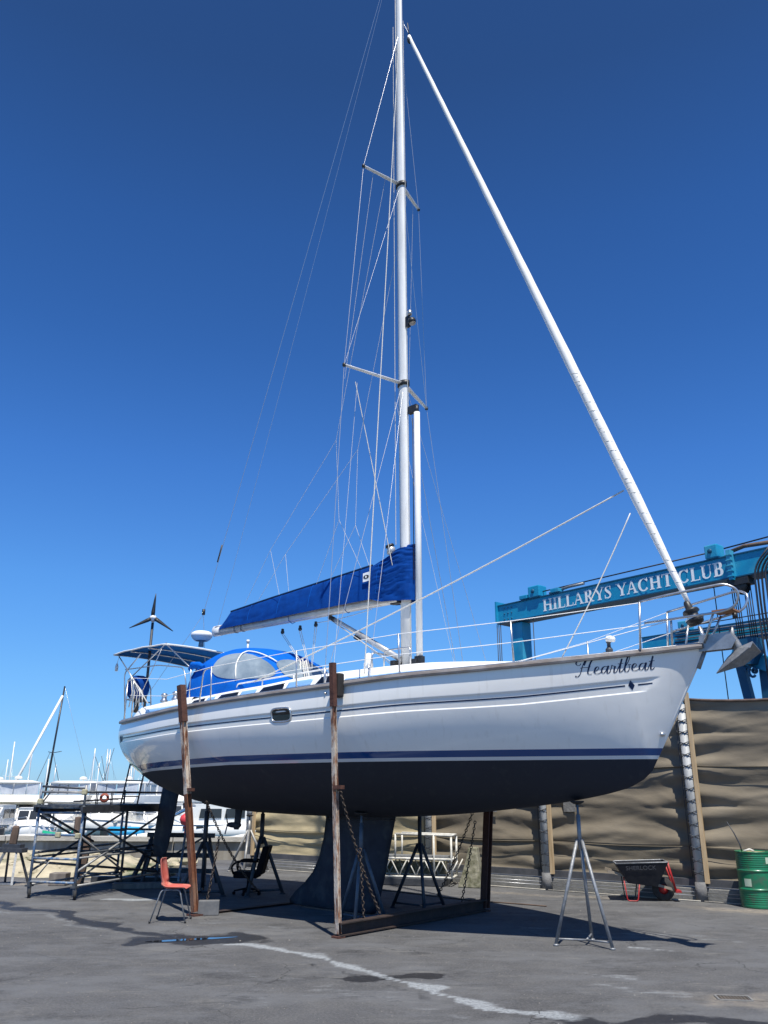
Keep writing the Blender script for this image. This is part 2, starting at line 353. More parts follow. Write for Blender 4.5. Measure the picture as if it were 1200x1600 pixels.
# ------------------------------------------------------------------ ground, water
def ground_mat():
    m = bpy.data.materials.new('asphalt'); m.use_nodes = True
    n = m.node_tree.nodes; l = m.node_tree.links; p = n['Principled BSDF']
    tc = n.new('ShaderNodeTexCoord')
    def noise_(sc, det, rough=.6, st=None):
        t = n.new('ShaderNodeTexNoise'); t.inputs['Scale'].default_value = sc; t.inputs['Detail'].default_value = det
        t.inputs['Roughness'].default_value = rough
        if st:
            mp = n.new('ShaderNodeMapping'); mp.inputs['Scale'].default_value = st; l.new(tc.outputs['Object'], mp.inputs[0]); l.new(mp.outputs[0], t.inputs['Vector'])
        else: l.new(tc.outputs['Object'], t.inputs['Vector'])
        return t.outputs[0]
    def rng(s, a, b, c=0., d=1.):
        r = n.new('ShaderNodeMapRange'); r.inputs[1].default_value = a; r.inputs[2].default_value = b
        r.inputs[3].default_value = c; r.inputs[4].default_value = d; l.new(s, r.inputs[0]); return r.outputs[0]
    def mix(f, a, b):
        x = n.new('ShaderNodeMix'); x.data_type = 'RGBA'; l.new(f, x.inputs[0])
        for i, q in ((6, a), (7, b)):
            if isinstance(q, tuple): x.inputs[i].default_value = (*q, 1)
            else: l.new(q, x.inputs[i])
        return x.outputs[2]
    def mul(a, b, op='MULTIPLY'):
        x = n.new('ShaderNodeMath'); x.operation = op
        for i, q in enumerate((a, b)):
            if isinstance(q, (int, float)): x.inputs[i].default_value = q
            else: l.new(q, x.inputs[i])
        return x.outputs[0]
    at = n.new('ShaderNodeAttribute'); at.attribute_name = 'stain'
    dv = n.new('ShaderNodeTexNoise'); dv.inputs['Scale'].default_value = 1.1; dv.inputs['Detail'].default_value = 8; l.new(tc.outputs['Object'], dv.inputs['Vector'])
    va = n.new('ShaderNodeVectorMath'); va.operation = 'ADD'; l.new(tc.outputs['Object'], va.inputs[0]); l.new(dv.outputs['Color'], va.inputs[1])
    vc = n.new('ShaderNodeTexVoronoi'); vc.feature = 'DISTANCE_TO_EDGE'; vc.inputs['Scale'].default_value = .42; l.new(va.outputs[0], vc.inputs['Vector'])
    sp = n.new('ShaderNodeSeparateColor'); l.new(at.outputs['Color'], sp.inputs[0])
    c = mix(rng(noise_(.45, 7), .33, .68), (.055, .056, .059), (.104, .105, .108))
    c = mix(rng(noise_(2.2, 8, .7), .42, .72, 0, .6), c, (.150, .146, .138))
    c = mix(rng(noise_(1.1, 6, .6, (1, .35, 1)), .52, .75, 0, .55), c, (.042, .042, .046))
    c = mix(rng(noise_(38, 6, .85), .46, .66, 0, .62), c, (.21, .205, .20))
    c = mix(rng(noise_(42, 4, .8), .50, .66, 0, .5), c, (.030, .030, .031))
    vo = n.new('ShaderNodeTexVoronoi'); vo.inputs['Scale'].default_value = 7; l.new(tc.outputs['Object'], vo.inputs['Vector'])
    spk = mul(rng(vo.outputs['Distance'], .05, .03), rng(noise_(3.1, 2), .52, .56))
    c = mix(mul(spk, .6), c, (.48, .46, .42))
    c = mix(rng(noise_(.9, 9, .75, (.6, 1.2, 1)), .47, .60, 0, .65), c, (.150, .154, .160))
    c = mix(rng(noise_(1.7, 9, .8, (.5, 1.3, 1)), .56, .64, 0, .5), c, (.20, .195, .18))
    c = mix(rng(noise_(1.3, 9, .8, (.7, 1.1, 2)), .555, .63, 0, .6), c, (.036, .036, .038))
    n1 = mul(mul(noise_(7, 10, .8), .5, 'SUBTRACT'), 1.5)
    n2 = mul(mul(noise_(4.3, 10, .78, (.6, 1.6, 1)), .5, 'SUBTRACT'), 1.7)
    wet = mul(rng(mul(sp.outputs[1], n1, 'ADD'), .32, .72, 0, .95), rng(noise_(18, 8, .8), .3, .5, .6, 1.))
    c = mix(wet, c, (.020, .020, .023))
    br = mul(rng(mul(sp.outputs[0], n2, 'ADD'), .30, .78, 0, 1.), rng(noise_(26, 8, .8), .34, .58, .15, 1.))
    c = mix(br, c, (.36, .385, .40))
    sd = mul(sp.outputs[2], rng(noise_(5, 8, .75), .32, .62))
    c = mix(sd, c, (.36, .31, .24))
    c = mix(mul(rng(vc.outputs['Distance'], .004, .0015), rng(noise_(.7, 3), .5, .56, 0, .7)), c, (.022, .022, .023))
    l.new(c, p.inputs['Base Color'])
    ro = mix(mul(wet, .8), (.88, .88, .88), (.35, .35, .35)); l.new(ro, p.inputs['Roughness'])
    b = n.new('ShaderNodeBump'); b.inputs['Strength'].default_value = .8; b.inputs['Distance'].default_value = .014
    l.new(noise_(55, 8, .8), b.inputs['Height'])
    b2 = n.new('ShaderNodeBump'); b2.inputs['Strength'].default_value = .5; b2.inputs['Distance'].default_value = .05
    l.new(noise_(5, 9, .75), b2.inputs['Height']); l.new(b.outputs[0], b2.inputs['Normal']); l.new(b2.outputs[0], p.inputs['Normal'])
    return m

def seg_d(x, y, pl):
    best = (1e9, 0); acc = 0
    for (x0, y0), (x1, y1) in zip(pl, pl[1:]):
        dx, dy = x1 - x0, y1 - y0; L2 = dx * dx + dy * dy
        t = max(0, min(1, ((x - x0) * dx + (y - y0) * dy) / L2)); d = math.hypot(x - x0 - t * dx, y - y0 - t * dy)
        if d < best[0]: best = (d, acc + t)
        acc += 1
    return best[0], best[1] / acc
WHITE = [([(-2.2, 11.75), (-1.66, 11.45), (-.9, 10.75), (-.32, 9.98), (.1, 9.35), (.75, 8.75), (1.25, 8.3), (1.85, 8.1)], .15, 1.),
         ([(-2.6, 11.15), (-1.9, 10.75), (-1.1, 10.2), (-.5, 9.6), (-.1, 8.8), (.1, 8.0)], .05, .28),
         ([(-1.6, 8.9), (-.9, 9.2), (-.1, 9.25)], .06, .25), ([(-7.2, 15.5), (-5.6, 14.2), (-4.2, 12.9), (-3.3, 12.3)], .16, .42), ([(-.6, 9.0), (.3, 8.4), (.9, 7.7)], .35, .30), ([(-2.0, 10.2), (-1.2, 9.3), (-1.0, 8.4)], .2, .26), ([(2.2, 9.2), (3.1, 8.9)], .2, .4), ([(1.4, 12.9), (3.2, 12.6), (5.0, 12.0)], .25, .33),
         ([(2.9, 11.35), (3.6, 11.2)], .05, .7), ([(-5.1, 15.9), (-3.9, 16.1)], .28, .8), ([(2.1, 9.8), (2.9, 9.55)], .14, .45), ([(-2.6, 13.3), (-1.2, 12.9)], .09, .4), ([(5.2,13.2),(6.2,12.8)],.2,.35)]
WET = [([(-8.5, 17.4), (-6.97, 15.9), (-5.4, 14.4), (-4.1, 13.1), (-3.14, 12.3), (-2.4, 12.0), (-1.6, 12.1)], .24, .85),
       ([(-3.3, 11.5), (-2.4, 11.8), (-1.6, 12.2)], .42, 1.3), ([(-.35, 9.42), (.12, 9.62), (.5, 9.52)], .16, 1.5), ([(1.5, 8.0), (2.4, 7.85), (4.4, 7.5)], .22, 1.1),
       ([(-1.0, 10.3), (-.35, 9.6), (.6, 8.5)], .10, .5)]
SAND = [([(5.2, 15.15), (6.2, 14.9), (7.4, 14.0)], .45, .7), ([(3.1, 8.75), (3.6, 8.5)], .35, .6), ([(1.9, 17.6), (4.4, 16.4)], .3, .4), ([(-7.5, 18.6), (-4.4, 19.5)], .5, .7)]
def make_ground():
    # one sheet: fine near the boat, coarse far out; ends at the quay wall
    xs = [-60, -40, -25, -17, -13] + [-10 + i * .07 for i in range(0, 272)] + [9.5, 12, 18, 30, 60, 120]
    ys = [-40, -15, -3, 2, 5] + [6.6 + i * .07 for i in range(0, 200)] + [21, 22, 23, 24.5, 26]
    g = MB(); rows = [[(x, y, 0) for x in xs] for y in ys]; g.grid(rows, flip=False)
    me = g.mesh('ground', ground_mat())
    ca = me.color_attributes.new('stain', 'FLOAT_COLOR', 'POINT')
    data = [0.] * (len(me.vertices) * 4)
    for i, v in enumerate(g.v):
        x, y, _ = v
        w = e = s_ = 0.
        if -10 < x < 9.6 and 6 < y < 21.5:
            q = V((x * .9, y * .9, 0)); wx = x + .35 * noise.noise(q) + .12 * noise.noise(q * 3.7); wy = y + .35 * noise.noise(q + V((9, 3, 1))) + .12 * noise.noise(q * 3.7 + V((5, 5, 5)))
            br = .6 + .8 * noise.noise(V((x * 2.3, y * 2.3, 3)))
            for lst, k in ((WHITE, 0), (WET, 1), (SAND, 2)):
                for pl, r_, st in lst:
                    d, t = seg_d(wx, wy, pl)
                    if d < r_ * 2.2:
                        val = st * max(0, min(1, 1.5 - d / (r_ * max(.3, br)))) * min(1, (1 - abs(2 * t - 1)) * 6 + .25)
                        if k == 0: w = max(w, val)
                        elif k == 1: e = max(e, val)
                        else: s_ = max(s_, val)
        data[i * 4:i * 4 + 4] = [w, e, s_, 1.]
    ca.data.foreach_set('color', data)
    o = bpy.data.objects.new('ground', me); scene.collection.objects.link(o); o['kind'] = 'structure'
    # the right part of the yard goes on behind the shade wall
    h = MB(); h.grid([[(x, y, -.004) for x in (-1.5, 20, 60, 120)] for y in (26, 40, 70, 90)]); h.build('yard_beyond', mat('yard_asphalt', (.1, .1, .1), .9, var=(.13, .13, .13)), kind='structure')
make_ground()

def water():
    m = mat('harbour_water', (.02, .06, .07), .08, var=(.03, .09, .09), scale=.2, bump=.6, bscale=1.2, stretch=(1, 2, 1))
    g = MB(); g.grid([[(x, y, -1.2) for x in (-4000, -200, -20, 4000)] for y in (24, 90, 400, 5000)]); g.build('water', m, kind='structure')
water()

# puddle in front of the red chair
def puddle():
    g = MB(); n = 40; c = V((-2.52, 11.78, .004)); pts = []
    for i in range(n):
        a = 2 * math.pi * i / n; d = V((math.cos(a) * .55, math.sin(a) * .075, 0))
        d *= 1 + .35 * noise.noise(V((math.cos(a) * 1.6, math.sin(a) * 1.6, 4)))
        d = Matrix.Rotation(R(21), 3, 'Z') @ d; pts.append(c + d)
    g.add([c] + pts, [(0, i + 1, (i + 1) % n + 1) for i in range(n)])
    g.build('puddle', mat('puddle_water', (.02, .02, .022), .02, spec=.6, coat=.5), kind='structure')
puddle()

# drain grate, bottom right
gr = thing('drain_grate', 'small rusty drain grate set in the tarmac at lower right', 'drain grate', (3.27, 8.6, -.002), R(-8))
MB().box((0, 0, .006), (.30, .02, .010)).box((0, .19, .006), (.30, .02, .010)).box((-.15, .095, .006), (.02, .17, .010)).box((.15, .095, .006), (.02, .17, .010)).build('frame', M['kerb'], gr)
gb = MB()
MB_bar = MB().box((0, .095, .004), (.010, .17, .008)).mesh('grate_bar', M['chain'])
for i in range(9): obj('bar', MB_bar, parent=gr, loc=(-.12 + i * .03, 0, 0))

# loose gravel and debris scattered on the yard
db = MB()
for i in range(1300):
    x = rnd.uniform(-7, 7.5); y = rnd.uniform(7.6, 17.5); r = rnd.uniform(.003, .008) * (1 if rnd.random() < .95 else 2.0)
    c = V((x, y, r * .4)); a = rnd.uniform(0, 6.28)
    vs = [c + V((math.cos(a + k * 2.09) * r * rnd.uniform(.6, 1.3), math.sin(a + k * 2.09) * r * rnd.uniform(.6, 1.3), -r * .4)) for k in range(3)] + [c + V((0, 0, r * .5))]
    db.add(vs, [(0, 1, 3), (1, 2, 3), (2, 0, 3)])
db.build('loose_grit', mat('grit', (.26, .25, .23), .9, var=(.25, .22, .18), scale=1), kind='stuff')

# ------------------------------------------------------------------ yacht, in its own frame: x forward, y to port, z up from the ground
YX, YY, YAW = -5.329, 18.777, R(-42.03)
yacht = thing('sailing_yacht', 'large white sailing yacht with blue stripes and dark antifouled bottom propped up on the yard', 'sailing yacht', (YX, YY, 0), YAW)
def P(u, v, w): return (u, -v, w)           # u forward, v to starboard, w up
YM = Matrix.Translation((YX, YY, 0)) @ Matrix.Rotation(YAW, 4, 'Z')
def W(u, v, w): return YM @ V((u, -v, w))   # to the yard
UB = [1.0, 2, 3, 4, 5, 6, 7, 8, 9, 10, 11, 11.8, 12.3, 12.66]
BSV = [1.22, 1.56, 1.82, 1.95, 2.0, 1.99, 1.93, 1.81, 1.6, 1.27, .84, .45, .2, .035]
UZ = [1.0, 2, 3, 4, 5, 6, 7, 8, 9, 10, 11, 12, 12.66]
ZSV = [3.13, 3.11, 3.12, 3.163, 3.193, 3.225, 3.255, 3.295, 3.345, 3.382, 3.44, 3.512, 3.57]
UK = [1.0, 1.5, 2, 3, 4, 5, 6, 7, 8, 9, 10, 10.5, 11, 11.3, 11.5, 11.66, 11.78, 11.88, 12.04, 12.26, 12.49, 12.66]
ZKV = [2.03, 1.90, 1.77, 1.60, 1.485, 1.45, 1.435, 1.44, 1.47, 1.535, 1.634, 1.694, 1.775, 1.84, 1.90, 1.98, 2.08, 2.24, 2.5, 2.88, 3.28, 3.57]
def BS(u): return smooth(u, UB, BSV)
def ZS(u): return smooth(u, UZ, ZSV)
def ZK(u): return interp(u, UK, ZKV) if u > 11.4 else smooth(u, UK, ZKV)
def kcove(u): return interp(u, [1.2, 5, 10.5, 12.3], [.76, .84, 1.0, .93])
def recess(u, w):
    D = (ZS(u) - w) / kcove(u)
    ua, ub = 1.45, 12.13 - max(0, (D - .33)) * 1.1
    if not (ua < u < ub): return 0.
    k = min(1, (ub - u) / .10, (u - ua) / .06); k = k * k * (3 - 2 * k)
    if D < .325 or D > .503: return 0.
    if D < .345: t = (D - .325) / .02
    elif D > .488: t = (.503 - D) / .015
    else: t = 1
    return .015 * t * k
def HB(u, w):   # half breadth of the hull
    zs, zk, b = ZS(u), ZK(u), BS(u)
    h = zs - zk
    if h < .001: return .02
    q = max(0, min(1, (w - zk) / h))
    n = interp(u, [1, 3, 8, 11, 12.6], [2.1, 2.6, 2.5, 1.7, 1.35]); e = interp(u, [1, 3, 8, 11, 12.6], [.52, .48, .50, .74, .95])
    g = (1 - (1 - q) ** n) ** e
    g *= 1 + interp(u, [1, 4, 8, 11], [.10, .05, .035, .0]) * math.sin(math.pi * min(1, q * 1.0)) * q
    return max(b * g, .022 * min(1, q * 30)) - recess(u, w)
def cols():
    a = [1.32, 1.36, 1.40]
    a += [1.44, 1.46, 1.49] + [1.6 + .1 * i for i in range(99)]
    a += [11.5 + .04 * i for i in range(29)] + [12.64, 12.66]
    a += [12.10, 12.12, 11.95, 11.97, 12.0]
    return sorted(set(round(x, 4) for x in a if x <= 12.66))
DR = [0, .012, .04, .10, .17, .24, .31, .323, .327, .335, .343, .347, .36, .42, .47, .483, .487, .495, .503, .507, .52, .56]
def wrow(u):
    k = kcove(u); zs, zk = ZS(u), ZK(u); k *= min(1, (zs - zk) / .86); ws = [max(zk, zs - d * k) for d in DR]
    last = ws[-1]; N = 26
    for i in range(1, N + 1):
        t = i / N; ws.append(lerp(last, zk, 1 - (1 - t) ** 1.35 if False else t ** .8 if False else math.sin(t * math.pi / 2)))
    return ws
def stern_u(w, v, b): return 1.32 - .34 * (1 - min(1, abs(v) / max(b, .01)) ** 2.2) * 1.0
def make_hull():
    g = MB(); C = cols()
    S = [[P(u, HB(u, w), w) for w in wrow(u)] for u in C]
    g.grid(S, flip=False)
    g.grid([[(x, -y, z) for x, y, z in r] for r in S], flip=True)
    # transom, curved in plan
    ws = wrow(1.32); rows = []
    for w in ws:
        b = HB(1.32, w); rows.append([P(stern_u(w, b * t, b), b * t, w) for t in [math.sin(k / 8 * math.pi / 2) for k in range(-8, 9)]])
    g.grid(rows, flip=True)
    o = g.build('hull', M['hull'], yacht)
    for p in o.data.polygons: p.use_smooth = True
    bpy_me = o.data
    return o
hull = make_hull()

def on_hull(u, w, off): return P(u, HB(u, w) + off, w)
# navy line inside the moulded recess, with its diamond and its stern fletching
def strip(pts, off):  # pts: (u, w_top, w_bottom)
    g = MB(); g.grid([[on_hull(u, a, off), on_hull(u, lerp(a, b, .5), off), on_hull(u, b, off)] for u, a, b in pts]); return g
def cove_w(u, d): return ZS(u) - d * kcove(u)
def frange(a, b, s):
    n = max(1, int(round((b - a) / s))); return [a + (b - a) * i / n for i in range(n + 1)]
strip([(u, cove_w(u, .392), cove_w(u, .392 + interp(u, [1.5, 3, 12], [.035, .026, .017]))) for u in frange(1.62, 11.72, .08)], .003).build('cove_stripe', M['navy'], hull)
strip([(u, cove_w(u, .395), cove_w(u, .412)) for u in frange(11.86, 12.02, .04)], .003).build('cove_stripe', M['navy'], hull)
g = MB(); uc = 11.79; wc = cove_w(uc, .402)
g.add([on_hull(uc, wc + .062, .004), on_hull(uc + .035, wc, .004), on_hull(uc, wc - .062, .004), on_hull(uc - .035, wc, .004)], [(0, 1, 2, 3)]); g.build('diamond', M['navy'], hull)
for k in range(4):
    u0 = 1.46 + k * .055; g = MB(); g.add([on_hull(u0, cove_w(u0, .36), .004), on_hull(u0 + .05, cove_w(u0, .36), .004), on_hull(u0 + .03, cove_w(u0, .52 - k * .02), .004), on_hull(u0 - .02, cove_w(u0, .52 - k * .02), .004)], [(0, 1, 2, 3)])
    g.build('stern_flash', M['navy'], hull)

# hull name in copperplate script: pen strokes of varying width laid on the topside
def bez(p, n=14):
    out = []
    for i in range(0, len(p) - 3, 3):
        a, b, c, d = p[i:i + 4]
        for k in range(n + (1 if i + 3 >= len(p) - 1 else 0)):
            t = k / n; s = 1 - t
            out.append((s**3*a[0]+3*s*s*t*b[0]+3*s*t*t*c[0]+t**3*d[0], s**3*a[1]+3*s*s*t*b[1]+3*s*t*t*c[1]+t**3*d[1]))
    return out
GL = {  # advance, strokes (bezier chains) in units of x-height, already slanted by the drawing
 'H': (2.15, [[(.0,.05),(-.1,-.25),(.35,-.2),(.6,.35),(.85,.95),(.95,1.5),(1.35,2.0)],
              [(1.35,2.0),(.9,2.15),(.1,2.05),(.2,1.55),(.3,1.2),(.75,1.35),(.75,1.6)],
              [(2.3,2.05),(1.95,1.9),(1.7,1.1),(1.5,.55),(1.38,.2),(1.5,-.05),(1.9,.12)],
              [(.65,.95),(1.0,1.2),(1.4,.85),(1.85,1.1)],
              [(1.35,2.0),(1.55,2.1),(1.2,1.5),(1.1,1.3)]]),
 'e': (.85, [[(-.1,.35),(.45,.45),(.75,.75),(.6,.95),(.4,1.1),(.1,.65),(.1,.35),(.1,.0),(.4,-.08),(.95,.3)]]),
 'a': (1.05, [[(.8,.85),(.5,1.15),(.05,.7),(.08,.3),(.1,-.1),(.5,.0),(.85,.95)], [(.95,1.0),(.8,.6),(.55,-.1),(.8,.02),(.9,.05),(1.05,.2),(1.12,.3)]]),
 'r': (.8, [[(.0,.3),(.15,.55),(.25,.75),(.3,1.05)], [(.3,1.05),(.5,.75),(.75,1.0),(.62,.75),(.52,.5),(.3,-.1),(.55,.02),(.7,.1),(.8,.2),(.86,.3)]]),
 't': (.7, [[(.0,.3),(.3,.7),(.6,1.4),(.75,1.75)], [(.75,1.75),(.55,1.2),(.1,-.1),(.38,.02),(.5,.08),(.65,.2),(.72,.3)], [(.2,1.12),(.4,1.1),(.6,1.12),(.85,1.16)]]),
 'b': (.95, [[(.0,.3),(.4,.7),(1.1,1.8),(1.0,2.15),(.85,2.3),(.45,1.3),(.3,.75),(.15,.25),(.15,-.05),(.4,.0),(.7,.05),(.85,.6),(.75,.85),(.7,1.0),(.85,.95),(1.0,.85)]]),
}
def lettering(text, u0, w0, unit, rise, mat_, name):
    x = 0
    for ch in text:
        adv, strokes = GL[ch]; g = MB()
        for s_ in strokes:
            pts = bez(s_); rows = []
            for i, (a, b) in enumerate(pts):
                a2, b2 = pts[min(i + 1, len(pts) - 1)]; a1, b1 = pts[max(i - 1, 0)]
                dx, dy = a2 - a1, b2 - b1; L = math.hypot(dx, dy) or 1; dx /= L; dy /= L
                th = .03 + .068 * max(0, abs(dy * .9 + dx * .35)) ** 2.2 * (1 if (dy < 0) else .28)
                nx, ny = -dy, dx
                # the hull faces the viewer bow to the right
                rows.append([on_hull(u0 + (x + a + nx * th * q) * unit, w0 + (x + a) * unit * rise + (b + ny * th * q) * unit, .004) for q in (-1, 1)])
            g.grid(rows, smooth=False)
        g.build(name, mat_, hull); x += adv
lettering('Heartbeat', 11.20, 3.245, .096, .06, M['navy'], 'name_letter')

# port light in the topside
def hull_frame(uc, wc, hw, hh, off, n=24, p=4):
    pts = []
    for i in range(n):
        a = 2 * math.pi * i / n; c, s = math.cos(a), math.sin(a)
        x = hw * math.copysign(abs(c) ** (2 / p), c); y = hh * math.copysign(abs(s) ** (2 / p), s); pts.append(on_hull(uc + x, wc + y, off))
    return pts
g = MB(); g.tube(hull_frame(6.86, 2.915, .20, .10, .006), .018, 6, closed=True); pl = g.build('port_light', M['steel'], hull)
g = MB(); f = hull_frame(6.86, 2.915, .185, .085, .005); g.add([on_hull(6.86, 2.915, .005)] + f, [(0, i + 1, (i + 1) % len(f) + 1) for i in range(len(f))]); g.build('pane', M['glassdark'], pl)
g = MB(); g.lathe([(0, .05), (.022, .045), (.03, .0), (.034, -.02)], on_hull(11.99, 2.52, .0), (.2, -1, -.1), 12); g.build('bow_fitting', M['steel'], hull)
g = MB(); g.lathe([(0, .03), (.015, .02), (.02, -.01)], on_hull(7.72, 3.18, .0), (0, -1, 0), 10); g.build('skin_fitting', M['steel'], hull)

# rub rail / toe rail
for sgn in (1, -1):
    rows = []
    for u in frange(1.32, 12.60, .1) + [12.64]:
        b = BS(u); z = ZS(u)
        rows.append([P(u, sgn * (b + dx), z + dz) for dx, dz in ((-.02, -.03), (.052, -.030), (.060, -.004), (.052, .024), (.012, .04), (-.03, .04), (-.03, -.03))])
    g = MB(); g.grid(rows, smooth=False, flip=(sgn > 0)); g.build('toe_rail', M['railwood'], yacht)
# thin bright strip on top of rail
g = MB()
for sgn in (1, -1): g.tube([P(u, sgn * (BS(u) + .012), ZS(u) + .043) for u in frange(1.32, 12.6, .15)], .010, 5)
g.build('rail_capping', M['steel'], yacht)
# deck
rows = []
for u in frange(1.32, 12.62, .2):
    b = BS(u) - .01; rows.append([P(u if u > 1.35 else stern_u(0, b * t, b) , b * t, ZS(u) + .0 + .05 * (1 - t * t)) for t in [k / 6 for k in range(-6, 7)]])
g = MB(); g.grid(rows, flip=False); deck = g.build('deck', M['deckwhite'], yacht)

# coachroof with recessed side trim: windows and pale blue panels
UCR = [3.55, 4.2, 4.9, 5.6, 6.5, 7.65, 8.63, 9.3, 10.06, 10.87, 11.25]
CT = [3.42, 3.47, 3.51, 3.54, 3.60, 3.63, 3.64, 3.61, 3.555, 3.475, 3.42]
CW = [1.38, 1.36, 1.33, 1.30, 1.25, 1.14, 1.0, .87, .66, .38, .18]
def croof(u): return smooth(u, UCR, CT), smooth(u, UCR, CW)
rows = []
for u in frange(3.55, 11.25, .12):
    t, b = croof(u); z0 = ZS(u) + .03
    prof = [(b + .07, z0), (b + .045, lerp(z0, t, .45)), (b + .0, t - .045), (b - .045, t - .012), (b * .8, t + .015), (b * .4, t + .05), (0, t + .06)]
    rows.append([P(u, v, w) for v, w in prof] + [P(u, -v, w) for v, w in prof[-2::-1]])
g = MB(); g.grid(rows); g.add(rows[0], [tuple(range(len(rows[0])))[::-1]]); g.add(rows[-1], [tuple(range(len(rows[-1])))]); croof_o = g.build('coachroof', M['deckwhite'], yacht)
def cside(u, q, off):
    t, b = croof(u); z0 = ZS(u) + .03; w = lerp(z0, t - .045, q)
    v = lerp(b + .07, b + .045, q / .5) if q < .5 else lerp(b + .045, b, (q - .5) / .5)
    return P(u, v + off, w), P(u, -(v + off), w)
def cpanel(u0, u1, q0, q1, sl0, sl1, name, m, off=.006, lab=None):
    for side in (0, 1):
        rows = []
        for k in range(9):
            t = k / 8; rows.append([cside(lerp(u0, u1, t) + lerp(sl0, sl1, t) * q, lerp(q0, q1, q), off)[side] for q in (0, .33, .66, 1)])
        g = MB(); g.grid(rows, smooth=True, flip=(side == 1)); g.build(name, m, croof_o, solid=0.006)
for a, b in ((3.66, 4.1), (4.42, 5.0), (5.50, 6.13), (6.82, 7.3)): cpanel(a, b, .40, .93, .14, .02, 'coachroof_window', M['glassdark'])
for a, b in ((4.16, 4.36), (5.06, 5.44), (6.2, 6.74)): cpanel(a, b, .52, .90, .05, .05, 'trim_panel', M['paleblue'])
cpanel(7.42, 9.9, .40, .64, .05, -.1, 'trim_panel', M['paleblue'])
# cockpit coaming
rows = []
for u in frange(1.75, 3.7, .13):
    t = interp(u, [1.75, 1.95, 3.3, 3.7], [3.22, 3.37, 3.46, 3.46]); z0 = ZS(u) + .02
    prof = [(1.42, z0), (1.37, t - .05), (1.33, t), (1.0, t), (.95, z0)]
    rows.append([P(u, min(v, BS(u) - .12), w) for v, w in prof])
g = MB(); g.grid(rows); g.grid([[(x, -y, z) for x, y, z in r] for r in rows], flip=True); coam = g.build('cockpit_coaming', M['deckwhite'], yacht)
g = MB(); g.grid([[P(u, min(1.43, BS(u) - .10) - .025 * q, lerp(ZS(u) + .13, ZS(u) + .20, q)) for q in (0, 1)] for u in frange(2.3, 3.4, .15)]); g.build('trim_panel', M['paleblue'], coam, solid=.01)
# cowl vent box, grab rails, winches
g = MB(); g.box(P(7.30, .5, 3.72), (.10, .12, .2)); g.lathe([(.065, 0), (.065, .2), (.05, .25), (0, .27)], P(7.3, .5, 3.72), n=14); g.build('cowl_vent', M['deckwhite'], yacht)
for sg in (1, -1):
    g = MB(); g.tube(rounded([P(4.75, sg * 1.18, 3.56), P(4.78, sg * 1.18, 3.62), P(7.0, sg * 1.08, 3.70), P(7.05, sg * 1.08, 3.64)], .04), .014, 6)
    for u in (5.4, 6.2): g.tube([P(u, sg * 1.14, 3.55), P(u, sg * 1.14, 3.65)], .012, 5)
    g.build('grab_rail', M['deckwhite'], yacht)
g = MB(); g.tube(rounded([P(7.42, .55, 3.68), P(7.42, .55, 3.98), P(7.42, -.3, 3.98), P(7.42, -.3, 3.68)], .08), .014, 6); g.tube(rounded([P(7.75, .62, 3.68), P(7.75, .62, 3.96), P(8.3, .62, 3.96), P(8.3, .62, 3.68)], .08), .012, 6); g.build('mast_pulpit', M['steel'], yacht)
for u, v in ((3.0, 1.25), (2.55, 1.2)):
    for sg in (1, -1):
        g = MB(); g.lathe([(.07, 0), (.075, .03), (.05, .06), (.05, .11), (.07, .14), (.03, .17), (0, .17)], P(u, sg * v, 3.45), n=14); g.build('winch', M['steel'], yacht)

# keel, rudder, saildrive
def foil(ua, ub, th, w, n=12):
    up = []
    for i in range(n + 1):
        t = i / n; y = th * 2.6 * (.2969 * math.sqrt(t) - .126 * t - .3516 * t * t + .2843 * t ** 3 - .1015 * t ** 4) / .5
        up.append((ub - (ub - ua) * t, y))
    return [P(u, y, w) for u, y in up] + [P(u, -y, w) for u, y in up[-2:0:-1]]
lv = [(1.52, 5.92, 7.47, .10), (1.42, 5.89, 7.45, .10), (1.1, 5.84, 7.37, .10), (.78, 5.74, 7.29, .105), (.55, 5.60, 7.23, .115), (.36, 5.39, 7.17, .13), (.2, 5.16, 7.12, .15), (.09, 5.04, 7.08, .16), (.035, 5.06, 7.04, .15), (.02, 5.12, 6.98, .12)]
g = MB(); g.loft([foil(a, b, t, w) for w, a, b, t in lv]); g.build('keel', M['antifoul'], yacht)
MB().box((6.2, 0, .011), (1.5, .2, .022)).build('keel_block', M['wood'], yacht)
g = MB(); g.loft([foil(a, b, t, w) for w, a, b, t in [(1.98, .98, 1.62, .06), (1.7, .92, 1.55, .06), (1.2, .84, 1.46, .055), (.8, .78, 1.36, .05), (.66, .78, 1.31, .045), (.59, .86, 1.24, .035), (.565, .95, 1.14, .02)]]); g.build('rudder', M['antifoul'], yacht)
g = MB(); g.loft([foil(a, b, t, w) for w, a, b, t in [(1.6, 3.42, 3.66, .05), (1.4, 3.43, 3.62, .045), (1.2, 3.40, 3.60, .05), (1.15, 3.42, 3.55, .03)]])
g.lathe([(0, -.22), (.035, -.2), (.05, -.1), (.055, .08), (.03, .16), (0, .18)], P(3.44, 0, 1.23), (1, 0, 0), 12); sd = g.build('saildrive', M['antifoul'], yacht)
for s_ in (1, -1):
    g = MB(); g.loft([[P(3.22 - c * .02 + d * .035, .012 * math.cos(a) + .03 * c, 1.24 + s_ * c * .17 + .0) for a, d in ((0, 1), (1.57, 0), (3.14, -1), (4.71, 0))] for c in (.1, .4, .7, .95, 1.05)]); g.build('propeller_blade', M['galvdark'], sd)

